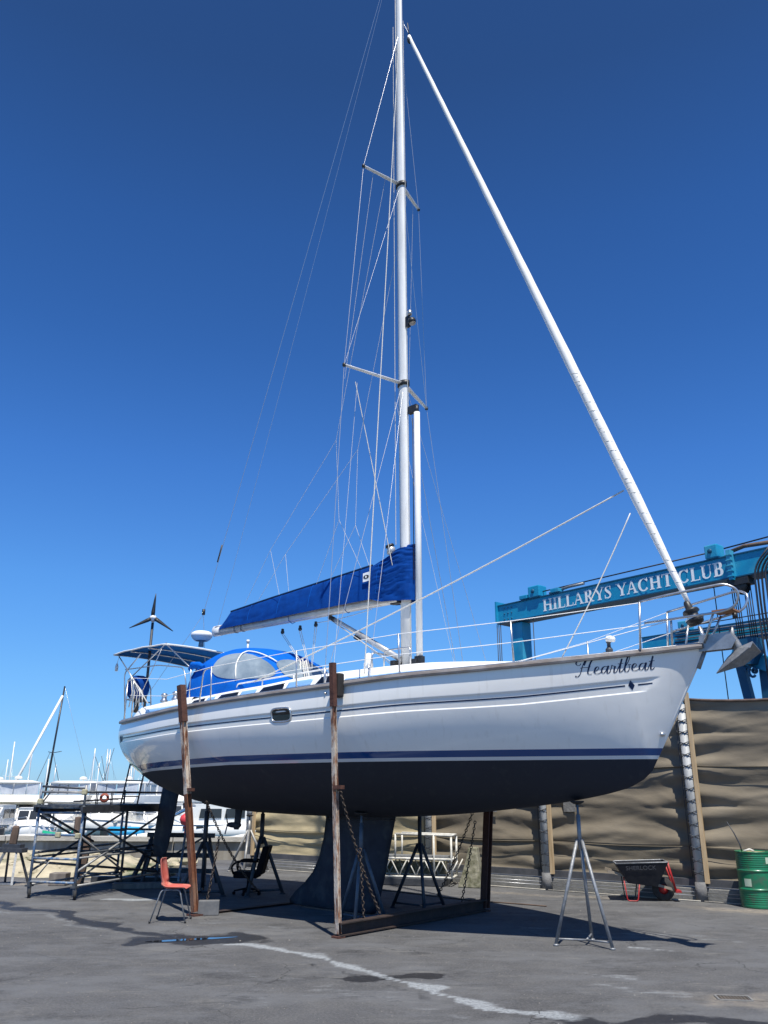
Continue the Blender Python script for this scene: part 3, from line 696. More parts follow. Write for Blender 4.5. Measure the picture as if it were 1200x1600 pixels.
# ---- mast and rig
def MU(w): return 7.70 - .0100 * (w - 3.9)
g = MB(); ring = []
for w in (3.66, 5, 8, 11, 14, 17, 19.6, 20.1):
    k = 1 if w < 17 else .82
    ring.append([P(MU(w) + .096 * k * math.cos(a), .064 * k * math.sin(a), w) for a in [2 * math.pi * i / 20 for i in range(20)]])
g.loft(ring); mast = g.build('mast', M['alu'], yacht)
g = MB(); g.tube([P(MU(3.7) - .106, 0, 3.7), P(MU(20) - .098, 0, 19.6)], .016, 6); g.build('sail_track', M['alugrey'], mast)
g = MB(); g.box(P(7.70, 0, 3.70), (.42, .3, .07)).box(P(7.50, .1, 3.8), (.1, .08, .18)).box(P(7.92, .05, 3.78), (.12, .1, .2)); g.build('mast_step', M['black'], mast, bev=.01)
def spreader(w, half, sweep, rise, cr):
    for sg in (1, -1):
        a = V(P(MU(w) - .02, sg * .07, w)); b = V(P(MU(w) - sweep, sg * half, w + rise)); rings = []
        for t in (0, .3, .7, 1):
            c = a.lerp(b, t); h = cr * (1 - .35 * t)
            rings.append([c + V((h * math.cos(q), 0, .022 * math.sin(q) * (1 - .3 * t))) for q in [2 * math.pi * i / 10 for i in range(10)]])
        g = MB(); g.loft(rings); s_ = g.build('spreader', M['alu'], mast)
        g = MB(); g.lathe([(0, -.035), (.03, -.03), (.035, 0), (.03, .03), (0, .035)], b, (0, 0, 1), 10); g.build('tip_boot', M['black'], s_)
    g = MB(); g.loft([[P(MU(w) + .13 * math.cos(a), .09 * math.sin(a), w + z) for a in [2 * math.pi * i / 16 for i in range(16)]] for z in (-.05, .04)]); g.build('spreader_bracket', M['black'], mast)
spreader(9.02, 1.17, .40, .06, .055); spreader(13.59, .86, .25, .06, .05)
S1 = lambda s: V(P(MU(9) - .40, s * 1.17, 9.08)); S2 = lambda s: V(P(MU(13.6) - .25, s * .86, 13.65))
def wire(name, pts, r=.0048, m='wire', par=None):
    g = MB(); g.tube(pts, r, 5, cap=False); return g.build(name, M[m], par or mast)
for s in (1, -1):
    wire('shroud', [P(7.62, s * 1.80, 3.34), S1(s), S2(s), P(MU(17.6), s * .05, 17.6)], .0055)
    wire('shroud', [S1(s), P(MU(13.4), s * .08, 13.4)], .0045)
    wire('shroud', [P(7.55, s * 1.72, 3.34), P(MU(8.9), s * .09, 8.86)], .005)
    wire('shroud', [P(8.35, s * 1.62, 3.36), P(MU(8.9) + .05, s * .08, 8.8)], .004)
    for u, v in ((7.62, 1.80), (7.55, 1.72), (8.35, 1.62)):
        g = MB(); g.tube([P(u, s * v, 3.27), P(u, s * v, 3.58)], .012, 6); g.build('turnbuckle', M['steel'], mast)
wire('topping_lift', arc(P(2.47, 0, 5.12), P(7.25, 0, 19.9), .12, 14), .0035)
wire('backstay', [P(1.93, 0, 5.48), P(MU(20) - .3, 0, 20.0)], .005)
g = MB(); g.tube([P(1.93, 0, 5.44), P(1.93, 0, 5.56)], .035, 8); g.tube([P(2.42, 0, 6.92), P(2.35, 0, 6.7), P(2.3, 0, 6.55)], .02, 6); g.build('backstay_block', M['black'], mast)
for s in (1, -1): wire('backstay', [P(1.93, 0, 5.45), P(1.05, s * .95, 3.25)], .0045)
# halyards and lazy jacks
wire('halyard', arc(P(MU(17.4) + .05, .09, 17.3), P(8.36, 1.72, 3.42), .0, 2), .009, 'rope')
wire('halyard', [P(MU(18) - .14, .05, 18), P(MU(6) - .15, .08, 5.9)], .006, 'rope')
wire('halyard', [P(MU(18) + .13, .02, 18), P(MU(6) + .14, .03, 3.9)], .0055, 'rope')
for s in (1, -1):
    q = P(6.98, s * .55, 9.06)
    wire('lazy_jack', [P(MU(13.3) - .12, s * .35, 13.62), P(6.2, s * .3, 8.2)], .0035, 'rope')
    wire('lazy_jack', [P(6.2, s * .3, 8.2), P(6.25, s * .22, 6.6)], .0035, 'rope')
    wire('lazy_jack', [P(6.25, s * .22, 6.6), P(5.6, s * .13, 5.50)], .0035, 'rope')
    wire('lazy_jack', [P(6.25, s * .22, 6.6), P(6.75, s * .13, 5.60)], .0035, 'rope')
    wire('lazy_jack', [P(6.2, s * .3, 8.2), P(4.3, s * .2, 6.4)], .0035, 'rope')
    wire('lazy_jack', [P(4.3, s * .2, 6.4), P(3.5, s * .13, 5.42)], .0035, 'rope')
    wire('lazy_jack', [P(4.3, s * .2, 6.4), P(4.55, s * .13, 5.46)], .0035, 'rope')
    wire('flag_halyard', [q, P(7.6, s * 1.6, 3.5)] , .003, 'rope')
    wire('flag_halyard', [P(7.4, s * .62, 13.63), P(7.0, s * .9, 9.0)], .003, 'rope')
wire('halyard', [P(6.98, .60, 9.06), P(7.50, .10, 5.4)], .008, 'rope')
# steaming light, pole, radar reflector
g = MB(); g.box(P(MU(10.3) + .13, 0, 10.3), (.08, .07, .22)); g.lathe([(.0, -.02), (.07, 0), (.08, .05), (.06, .1), (0, .1)], P(MU(10.3) + .23, .02, 10.30), (0.35, 0, -1), 14); dl = g.build('deck_light', M['black'], mast)
g = MB(); g.lathe([(0, .105), (.062, .101)], P(MU(10.3) + .23, .02, 10.3), (.35, 0, -1), 14); g.lathe([(0, .0), (.045, 0), (.05, .08), (0, .1)], P(MU(10.3) + .2, .03, 10.41), n=12); g.build('lens', M['steel'], dl)
g = MB(); g.tube([P(7.99, .02, 3.85), P(7.98, .02, 8.32)], [.055] * 2, 14); pole = g.build('spinnaker_pole', M['alu'], yacht)
g = MB(); g.tube([P(7.98, .02, 8.30), P(7.98, .02, 8.46)], .035, 10).box(P(7.88, .0, 8.42), (.2, .08, .14)).box(P(7.99, .02, 3.82), (.13, .11, .2)); g.build('pole_fitting', M['black'], pole)
g = MB(); g.tube([P(7.93, .075, 5.2), P(7.93, .075, 8.2)], .008, 5); g.build('pole_line', M['black'], pole)
g = MB(); g.lathe([(.0, 0), (.075, .0), (.075, .11), (.02, .14), (0, .14)], P(7.40, .06, 5.76), n=16); ls = g.build('mast_speaker', M['alugrey'], mast)
g = MB(); g.lathe([(0, .0), (.085, .01), (.07, .05), (0, .06)], P(7.39, .07, 5.88), (-.2, -.3, 1), 16); g.build('black_top', M['black'], ls)
# masthead antenna pointing off to the side
wire('antenna', [P(MU(20), 0, 20.1), P(MU(20) - .9, .3, 19.4)], .006, 'steel')
# furled genoa on its forestay
A = V(P(12.50, 0, 4.12)); Bf = V(P(7.84, 0, 17.45)); n = 60; pts = []; rr = []
for i in range(n + 1):
    t = i / n; pts.append(A.lerp(Bf, t) + V((.0015 * math.sin(i * 1.7), .0015 * math.cos(i * 2.3), 0)))
    rr.append(interp(t, [0, .02, .12, .3, 1], [.028, .040, .075, .078, .036]) * (1 + .015 * math.sin(i * 2.1)))
g = MB(); g.tube(pts, rr, 12); gen = g.build('furled_genoa', M['sailcloth'], yacht)
g = MB()
for i in range(26):  # spiral wraps of the sail edge
    t0 = .01 + i * .011; c = A.lerp(Bf, t0); r_ = interp(t0, [0, .02, .12, .3, 1], [.028, .040, .075, .078, .036]) + .003
    g.tube([c + (Bf - A).normalized() * (.10 * k / 8) + V((r_ * math.cos(-k * .8 + i), r_ * math.sin(-k * .8 + i), 0)) for k in range(9)], .004, 4, cap=False)
g.build('sail_wrap', M['rope'], gen)
wire('forestay', [P(12.66, 0, 3.62), P(7.70, 0, 17.9)], .006, 'wire', yacht)
ax = (Bf - A).normalized()
g = MB(); g.lathe([(0, -.18), (.06, -.17), (.10, -.15), (.115, -.10), (.075, -.08), (.075, -.02), (.11, 0), (.10, .03), (.05, .05), (.045, .13), (.03, .16), (0, .17)], P(12.515, 0, 4.02), ax, 22); g.build('furling_drum', M['black'], yacht)
g = MB(); g.lathe([(.118, -.105), (.118, -.085)], P(12.515, 0, 4.02), ax, 22); g.tube([P(12.60, .02, 3.82), P(12.66, .01, 3.60)], .02, 6).tube([P(12.60, -.02, 3.82), P(12.66, -.01, 3.60)], .02, 6); g.build('drum_guard', M['steel'], yacht)
g = MB(); g.lathe([(.04, -.05), (.055, -.03), (.055, .05), (.035, .1)], P(7.86, 0, 17.30), ax, 12); g.tube([P(7.84, 0, 17.5), P(7.80, 0, 17.86)], .012, 6); g.build('furler_swivel', M['galvdark'], yacht)

# boom, sail cover, vang, mainsheet
g = MB(); rings = []
for t in (0, .5, 1):
    u = lerp(2.45, 7.52, t); rings.append([P(u, .072 * math.copysign(abs(math.cos(a)) ** .7, math.cos(a)), lerp(5.02, 4.98, t) + .105 * math.copysign(abs(math.sin(a)) ** .7, math.sin(a))) for a in [2 * math.pi * i / 16 for i in range(16)]])
g.loft(rings); boom = g.build('boom', M['alugrey'], yacht)
g = MB(); g.loft([[P(u, r * math.cos(a), 5.02 + 1.45 * r * math.sin(a)) for a in [2 * math.pi * i / 16 for i in range(16)]] for u, r in ((2.36, .06), (2.38, .078), (2.62, .079))]); g.build('boom_end_cap', M['deckwhite'], boom)
g = MB(); g.box(P(7.48, 0, 4.95), (.24, .09, .17)); g.build('gooseneck', M['black'], boom, bev=.01)
def cover_pt(u, a):  # a from 0 (starboard foot) over the top to pi (port foot)
    top = interp(u, [2.62, 2.9, 4.2, 5.6, 6.9, 7.25, 7.5, 7.70, 7.86], [5.10, 5.36, 5.46, 5.55, 5.64, 5.72, 5.84, 5.88, 5.86])
    bot = interp(u, [2.6, 7.0, 7.3, 7.86], [5.02, 4.99, 4.90, 4.86]); th = interp(u, [2.6, 3.2, 5.5, 7.0, 7.4, 7.80, 7.88, 7.92], [.085, .12, .16, .17, .17, .15, .10, .004])
    h = math.sin(a) ** .9 if 0 < a < math.pi else 0
    wig = 0
    if u > 6.95:
        k = min(1, (u - 6.95) / .3); ph = h * 21 + 3.4 * (7.9 - u) * math.cos(h * 3.0) + 1.6 * noise.noise(V((u * 3, h * 4, 1)))
        wig = k * (.030 * (1 - abs(math.sin(ph)) * 1.6) + .016 * math.sin(ph * 1.9 + 2) + .02 * noise.noise(V((u * 3, h * 9, 5))))
    wig += .012 * noise.noise(V((u * 1.5, h * 3, 2)))
    v = th * math.cos(a) * (1 - .35 * h * (1 if u < 7 else .3)) + math.copysign(wig, math.cos(a)) * min(1, abs(math.cos(a)) * 3)
    return P(u, v, lerp(bot, top, h))
rows = [[cover_pt(u, math.pi * k / 80) for k in range(81)] for u in [2.62 + (7.80 - 2.62) * i / 110 for i in range(111)] + [7.83, 7.86, 7.88, 7.90, 7.92]]
g = MB(); g.grid(rows); cov = g.build('sail_cover', M['bluecanvas'], boom)
g = MB(); g.tube([P(u, .0, interp(u, [2.9, 4.2, 5.6, 6.9], [5.37, 5.47, 5.56, 5.65])) for u in frange(2.9, 6.9, .25)], .026, 6); g.build('cover_zip', M['navy'], cov)
g = MB(); q = .176; g.add([P(6.84, q, 5.32), P(7.0, q, 5.33), P(7.0, q, 5.49), P(6.84, q, 5.48)], [(0, 1, 2, 3)]); lg = g.build('maker_patch', M['letter'], cov, solid=.004)
g = MB(); g.add([P(6.92 + .066 * math.cos(a), q + .006, 5.405 + .036 * math.sin(a)) for a in [2 * math.pi * i / 16 for i in range(16)]], [tuple(range(16))]); g.build('patch_emblem', M['black'], lg)
g = MB(); g.add([P(6.92, q + .010, 5.43), P(6.945, q + .010, 5.405), P(6.92, q + .010, 5.38), P(6.895, q + .010, 5.405)], [(0, 1, 2, 3)]); g.build('emblem_diamond', M['letter'], lg) 
g = MB(); g.tube([P(5.9, 0, 4.84), P(6.6, 0, 4.46)], .035, 10).tube([P(6.55, 0, 4.48), P(7.56, 0, 3.92)], .05, 10); g.build('boom_vang', M['alugrey'], yacht)
g = MB(); g.tube([P(5.84, 0, 4.86), P(5.98, 0, 4.79)], .045, 8).tube([P(6.5, .0, 4.42), P(6.62, 0, 4.36)], .04, 8).tube([P(7.45, 0, 3.86), P(7.6, 0, 3.82)], .05, 8); g.build('vang_block', M['black'], yacht)
g = MB()
for d in (-.05, .02): g.tube([P(5.9, .03 + d, 4.80), P(7.5, .03 + d, 3.80 + d)], .007, 5)
g.build('vang_line', M['rope'], yacht)
for u, w, tu in ((4.55, 4.86, 5.25), (5.05, 4.86, 5.35), (5.48, 4.88, 5.4)):
    g = MB(); g.lathe([(0, -.02), (.035, -.018), (.035, .018), (0, .02)], P(u, 0, w - .12), (0, 1, 0), 12).tube([P(u, 0, w - .05), P(u, 0, w - .1)], .012, 5).box(P(u, 0, w - .10), (.03, .045, .09)); bl = g.build('mainsheet_block', M['black'], boom)
    for d in (-.025, .025): wire('mainsheet', [P(u + d, 0, w - .15), P(tu + d * .6, 0, 3.95)], .006, 'rope', boom)
g = MB(); g.tube(arc(P(5.48, 0, 4.80), P(6.9, 0, 4.86), .03, 6), .006, 5); g.build('mainsheet', M['rope'], boom)
g = MB()
for k in range(7):
    a = rnd.uniform(-.2, .2); g.tube([P(5.25 + a * .5, .1, 4.05 + rnd.uniform(-.05, .1)), P(5.35 + a, .12 + a * .3, 3.75), P(5.45 + a, .1, 3.66)], .012, 5)
g.build('rope_coil', M['rope'], yacht)
for u in (3.1, 3.32): 
    g = MB(); g.loft([[P(uu, .078 * math.copysign(abs(math.cos(a)) ** .7, math.cos(a)), 5.01 + .112 * math.copysign(abs(math.sin(a)) ** .7, math.sin(a))) for a in [2 * math.pi * i / 16 for i in range(16)]] for uu in (u, u + .025)]); g.build('boom_strap', M['galv'], boom)

# ---- stanchions, lifelines, pulpit, pushpit
def rail_v(u): return BS(u) - .06
ST = [(5.05, 1.9), (7.08, 1.87), (8.9, 1.58), (10.45, 1.06)]
for s in (1, -1):
    for u, _ in ST:
        g = MB(); b = V(P(u, s * rail_v(u), ZS(u))); g.tube([b, b + V((0, -s * .03, .62))], .0125, 8); g.lathe([(.035, 0), (.03, .02), (.018, .04), (.016, .08)], b, n=10); g.build('stanchion', M['steel'], yacht)
    g = MB(); g.tube(rounded([P(4.72, s * rail_v(4.7), ZS(4.7)), P(4.80, s * (rail_v(4.8) + .01), ZS(4.8) + .60), P(5.05, s * rail_v(5), ZS(5) + .61)], .1), .0125, 8); g.build('gate_brace', M['steel'], yacht)
    for h in (.61, .32):
        top = h > .5
        pts = [P(3.55, s * (rail_v(3.5) - .0), ZS(3.5) + (.60 if top else .3))] + [P(u, s * (rail_v(u) + .03 * h / .6), ZS(u) + h) for u, _ in ST] + ([P(12.02, s * .40, 4.15)] if top else [P(12.05, s * .38, 3.86)])
        wire('lifeline', pts, .0058 if s > 0 else .005, 'letter', yacht)
    wire('lifeline', [P(1.45, s * 1.25, 4.0), P(3.55, s * rail_v(3.5), ZS(3.5) + .60)], .005, 'letter', yacht)
    wire('lifeline', [P(1.45, s * 1.28, 3.65), P(3.55, s * rail_v(3.5), ZS(3.5) + .30)], .005, 'letter', yacht)
    # pulpit side
    g = MB()
    g.tube(rounded([P(12.02, s * .42, 4.16), P(12.35, s * .38, 4.20), P(13.06, s * .24, 4.27), P(13.20, s * .17, 4.18), P(13.14, s * .14, 4.0), P(12.96, s * .12, 3.95), P(12.05, s * .40, 3.88)], .13, 6), .0155, 8)
    g.tube([P(12.02, s * .42, 4.16), P(11.97, s * .42, 3.55)], .0155, 8)
    g.tube([P(12.84, s * .13, 3.95), P(12.66, s * .07, 3.60)], .0145, 8)
    g.tube([P(12.35, s * .27, 3.92), P(12.30, s * .20, 3.57)], .0145, 8)
    g.build('pulpit', M['steel'], yacht)
MB().box(P(12.95, 0, 3.97), (.26, .26, .022)).build('pulpit_seat', M['boatteak'], yacht)
g = MB(); g.lathe([(0, 0), (.03, 0), (.03, .06), (0, .07)], P(13.06, .02, 3.87), n=10); g.build('bow_light', M['black'], yacht)
# forward lines between stanchion and bow
wire('lifeline', [P(10.45, rail_v(10.45), ZS(10.4) + .05), P(12.3, .3, 3.88)], .0055, 'letter', yacht)
# windlass-like bow cleats and dark fitting on deck
g = MB(); g.box(P(11.42, .2, 3.55), (.12, .10, .10)).lathe([(.045, 0), (.05, .06), (.025, .09), (.025, .14), (.04, .16), (0, .18)], P(11.42, .18, 3.58), n=14); g.build('windlass', M['galvdark'], yacht, bev=.008)
g = MB(); g.lathe([(.0, 0), (.06, .0), (.07, .04), (.05, .07), (0, .08)], P(11.44, .17, 3.745), (.25, -.2, 1), 14); g.build('horn', M['deckwhite'], yacht)
# bow roller and anchor
g = MB()
for s in (1, -1):
    q = [(12.58, 3.50), (12.98, 3.50), (13.05, 3.60), (12.98, 3.70), (12.60, 3.70)]
    g.prism(q, s * .05, s * .065, lambda x, y, d: P(x, d, y))
g.box(P(12.78, 0, 3.56), (.42, .10, .015)); g.tube([P(12.98, -.05, 3.60), P(12.98, .05, 3.60)], .045, 12); g.build('bow_roller', M['galv2'], yacht)
g = MB()
g.tube([P(12.52, 0, 3.30), P(12.62, 0, 3.50)], .03, 8); g.build('stem_plate', M['galv'], yacht)
g = MB(); g.loft([[P(u + x, v, w + z) for x, v, z in ((-a, -.018, 0), (a, -.018, 0), (a, .018, 0), (-a, .018, 0))] for u, w, a in ((13.00, 3.78, .02), (12.98, 3.68, .035), (13.03, 3.55, .05), (13.05, 3.42, .05))]); anc = g.build('anchor', M['galv'], yacht)
tip = P(12.74, 0, 3.22); ridge = [P(13.03, 0, 3.50), P(13.22, 0, 3.56)]
for s in (1, -1):
    w1 = P(13.24, s * .20, 3.46); w2 = P(13.02, s * .19, 3.32); g = MB()
    g.add([tip, w2, w1, ridge[1], ridge[0], P(12.9, 0, 3.40)], [(0, 1, 5), (1, 2, 4, 5), (2, 3, 4)] if s < 0 else [(5, 1, 0), (5, 4, 2, 1), (4, 3, 2)]); g.build('fluke', M['galv'], anc, solid=.014)
# pushpit
for s in (1, -1):
    g = MB()
    g.tube(rounded([P(1.72, s * 1.36, 3.14), P(1.62, s * 1.33, 3.95), P(1.05, s * 1.14, 4.0), P(1.0, s * .55, 4.0), P(1.0, s * .45, 3.2)], .14, 5), .0145, 8)
    g.tube([P(1.22, s * 1.22, 3.14), P(1.18, s * 1.20, 3.98)], .0145, 8)
    g.tube([P(1.66, s * 1.34, 3.58), P(1.12, s * 1.18, 3.6), P(1.0, s * .5, 3.6)], .011, 6)
    g.build('pushpit', M['steel'], yacht)
    # bimini support frame
    g = MB()
    g.tube(rounded([P(1.22, s * 1.2, 3.15), P(.98, s * 1.18, 4.15), P(1.5, s * 1.16, 4.5)], .1), .0125, 7)
    g.tube([P(1.15, s * 1.19, 3.98), P(2.4, s * 1.16, 4.62)], .0125, 7); g.tube([P(1.62, s * 1.3, 3.9), P(.55, s * 1.1, 4.55)], .0125, 7)
    g.tube(rounded([P(1.0, s * 1.18, 4.22), P(2.2, s * 1.18, 4.20), P(3.2, s * 1.25, 4.05), P(3.45, s * 1.3, 3.5)], .15), .012, 7)
    g.tube([P(2.35, s * 1.16, 4.62), P(3.5, s * 1.3, 4.0), P(3.55, s * 1.32, 3.45)], .0125, 7)
    g.tube([P(2.3, s * 1.16, 4.6), P(1.6, s * 1.28, 3.3)], .008, 6)
    g.build('bimini_frame', M['steel'], yacht)
# bimini canvas: crowned sheet with a dark underside and white edge bar
def bim(u, v): 
    return P(u, v, 4.58 + .035 * v + .05 * (1 - (v / 1.18) ** 2) - .03 * ((u - 1.45) / .95) ** 2 + .006 * math.sin(u * 9) )
g = MB(); g.grid([[bim(.48 + 1.95 * i / 14, -1.18 + 2.36 * j / 16) for j in range(17)] for i in range(15)]); bm = g.build('bimini_canvas', M['biminiunder'], yacht, solid=.02)
g = MB(); g.tube([bim(2.43, -1.18 + 2.36 * j / 16) for j in range(17)], .018, 7); g.tube([bim(.48 + 1.95 * i / 14, 1.18) for i in range(15)], .016, 7); g.tube([bim(.48 + 1.95 * i / 14, -1.18) for i in range(15)], .016, 7); g.build('edge_bar', M['deckwhite'], bm)
g = MB(); g.tube([bim(.47, -1.18 + 2.36 * j / 16) for j in range(17)], .02, 7); g.build('rear_bar', M['steel'], bm)
g = MB()
for vv in (-.5, .3): 
    q = [bim(u, vv) for u in (.7, 1.8)]; g.box((1.3, -vv, 4.60 + .07 + .035 * vv), (1.1, .62, .015))
g.build('solar_panel', M['galvdark'], bm)
g = MB()
for uu in (1.1, 1.75): g.tube([V(bim(uu, -1.16 + 2.32 * j / 12)) - V((0, 0, .03)) for j in range(13)], .013, 6)
g.build('bimini_hoop', M['steel'], bm)
# radar dome
g = MB(); g.lathe([(0, 0), (.14, 0), (.18, .03), (.225, .09), (.23, .12), (.215, .165), (.16, .195), (0, .20)], P(2.0, .05, 4.86), n=28); rd = g.build('radar_dome', M['deckwhite'], yacht)
g = MB(); g.lathe([(.06, -.12), (.05, -.02), (.12, 0)], P(2.0, .05, 4.86), n=14); g.build('bracket', M['galv'], rd)
g = MB(); g.tube([P(2.32, -.95, 4.66), P(2.32, -.95, 4.92)], .022, 8).tube([P(2.32, -.95, 4.92), P(2.32, -.95, 4.98)], .035, 10); g.build('antenna', M['deckwhite'], yacht)
# wind generator
g = MB(); g.tube([P(1.33, .85, 3.15), P(1.33, .85, 5.22)], .028, 10); MB().tube([P(1.1, -.95, 3.15), P(1.2, -.95, 4.5)], .02, 8).build('flag_staff', M['galvdark'], yacht); wg = g.build('wind_generator_pole', M['galvdark'], yacht)
face = (YM.inverted().to_3x3() @ V((3.6, -17.5, -.2))).normalized(); hubc = V(P(1.33, .85, 5.31))
g = MB(); g.lathe([(0, -.2), (.05, -.18), (.075, -.05), (.07, .06), (.04, .12), (0, .14)], hubc, face, 16); wh = g.build('wind_generator_hub', M['deckwhite'], yacht)
sx_ = V((0, 0, 1)).cross(face).normalized(); up_ = face.cross(sx_)
for k in range(3):
    a = R(88) + k * R(120); d = sx_ * math.cos(a) + up_ * math.sin(a); e = sx_ * -math.sin(a) + up_ * math.cos(a); g = MB(); rings = []
    for t, w_ in ((.05, .045), (.12, .048), (.25, .035), (.4, .022), (.52, .008)):
        c = hubc + face * .1 + d * t; rings.append([c + e * w_, c + face * .008 + e * 0, c - e * w_ * .7, c - face * .008])
    g.loft(rings); g.build('blade', M['black'], wh)

# dodger: lofted canvas with clear panes
DH = [(3.42, 1.30, 3.46, 4.33, 2.6), (3.62, 1.30, 3.46, 4.42, 2.7), (4.0, 1.28, 3.46, 4.45, 2.7), (4.5, 1.24, 3.48, 4.36, 2.6), (4.85, 1.16, 3.52, 4.18, 2.5), (5.1, 1.05, 3.56, 3.96, 2.4), (5.25, .98, 3.57, 3.76, 2.3), (5.32, .96, 3.57, 3.64, 2.2)]
def dod(t, a, off=0.):  # t 0..1 aft to front, a 0..pi starboard to port
    x = t * (len(DH) - 1); f = [smooth(x, list(range(len(DH))), [h[k] for h in DH]) for k in range(5)]
    u, hw, b, tp, p = f; c, s = math.cos(a), math.sin(a)
    v = hw * math.copysign(abs(c) ** (2 / p), c); w = b + (tp - b) * abs(s) ** (2 / p)
    return V(P(u + .10 * abs(s), v, w))
def dodn(t, a, off):
    p = dod(t, a); du = dod(min(1, t + .01), a) - dod(max(0, t - .01), a); da = dod(t, min(math.pi, a + .01)) - dod(t, max(0, a - .01))
    n = du.cross(da); n.normalize()
    if n.dot(p - V((4.4, 0, 3.7))) < 0: n = -n
    return p + n * off
g = MB(); g.grid([[dodn(i / 42, math.pi * j / 48, .008 * noise.noise(V((i * .3, j * .3, 0)))) for j in range(49)] for i in range(43)]); dg = g.build('dodger', M['bluecanvas2'], yacht)
def pane(tc, ac, ht, ha, p=2.6, n=36, sk=0.):
    c = [dodn(tc, ac, .012)]; rings = []
    for r in (.33, .66, 1):
        for i in range(n):
            q = 2 * math.pi * i / n; x = math.copysign(abs(math.cos(q)) ** (2 / p), math.cos(q)); y = math.copysign(abs(math.sin(q)) ** (2 / p), math.sin(q))
            rings.append(dodn(max(0, min(1, tc + ht * x * r)), ac + ha * y * r + sk * x * r, .012))
    f = [(0, (i + 1) % n + 1, i + 1) for i in range(n)]
    for k in range(2):
        for i in range(n): f.append((1 + k * n + i, 1 + k * n + (i + 1) % n, 1 + (k + 1) * n + (i + 1) % n, 1 + (k + 1) * n + i))
    g = MB(); g.add(c + rings, f, True); return g
WINM = mat('clear_vinyl', (.27, .33, .38), .25, var=(.13, .18, .23), scale=1.1, lo=.4, hi=.6)
pane(.54, .57, .26, .37, sk=.05).build('window', WINM, dg)
pane(.44, math.pi - .62, .32, .36, sk=-.06).build('window', WINM, dg)
pane(.74, math.pi / 2, .14, .55).build('window', WINM, dg)
g = MB(); PT_ = [V((t, a, 0)) for t, a in ((.51, .20), (.455, .50), (.41, .84), (.415, .97), (.50, 1.04), (.64, 1.12))]
g.tube([dodn(q.x, q.y, .028) for q in rounded([w_ for i in range(5) for w_ in (PT_[i], PT_[i].lerp(PT_[i + 1], .5))] + [PT_[-1]], .05, 3)], .013, 6); g.build('window_piping', M['deckwhite'], dg)
g = MB(); g.tube([dodn(.02 + .0, math.pi * j / 30, .0) for j in range(31)], .022, 7); g.build('hem', M['bluecanvas'], dg)
# blue cover bag on aft side of dodger (rolled side curtain)
g = MB(); g.tube([P(3.38, 1.24, 4.0), P(3.5, 1.26, 4.06), P(3.7, 1.27, 4.05), P(3.85, 1.27, 4.0)], [.04, .07, .06, .03], 10); g.build('rolled_curtain', M['bluecanvas2'], dg)

# things carried on the yacht but not part of it
ob = thing('covered_outboard', 'outboard motor under a round blue cover clamped on the stern rail', 'outboard motor', W(1.22, .98, 3.85), YAW)
g = MB(); rings = []
for k in range(13):
    t = k / 12 * math.pi; z = -.23 * math.cos(t); r_ = .235 * math.sin(t) ** .75 + .004
    rings.append([V((r_ * 1.12 * math.cos(a) * (1 + .06 * math.sin(a * 5 + k)), r_ * .95 * math.sin(a), z + .02 * math.sin(a * 3))) for a in [2 * math.pi * i / 20 for i in range(20)]])
g.loft(rings); g.build('cover', M['bluecanvas'], ob)
MB().tube([(0, 0, -.2), (.02, 0, -.5)], .05, 8).build('shaft', M['black'], ob)
MB().box((.05, .02, -.25), (.2, .12, .1)).build('clamp', M['galvdark'], ob, bev=.01)
def rope(name, label, pts, r=.008, grp=None, cat='rope'):
    g = MB(); g.tube(pts, r, 6); return tag(g.build(name, M['rope']), label, cat, grp)
rope('rope_lashing', 'long white rope running from the furled headsail aft over the boom vang to the deck', arc(W(11.72, -.09, 5.92), W(5.25, 1.2, 3.62), .06, 20), .011)
rope('rope_lashing', 'white braided rope hanging from the furled headsail down to the rail near the boat name', arc(W(11.86, .08, 5.50), W(11.0, .75, 3.47), .05, 14), .009)
g = MB()
for k in range(5): g.tube([W(1.45, 1.30, 4.05 - k * .01), W(1.55 + .06 * k, 1.30 - .02 * k, 3.7), W(1.45 + .12 * k, 1.28, 3.42)], .012, 5)
g.tube([W(1.5, 1.31, 4.0), W(2.15, 1.30, 3.45)], .013, 5); tag(g.build('rope_hank', M['rope']), 'bundle of white mooring rope hanging from the stern rail', 'rope')
g = MB(); g.lathe([(0, 0), (.03, .01), (.035, .10), (.02, .16), (0, .18)], W(.42, 1.05, 4.25), n=10).tube([W(.42, 1.05, 4.42), W(.5, 1.06, 4.58)], .005, 4); tag(g.build('bottle_float', M['deckwhite']), 'small white float dangling from the corner of the sun canopy', 'float')

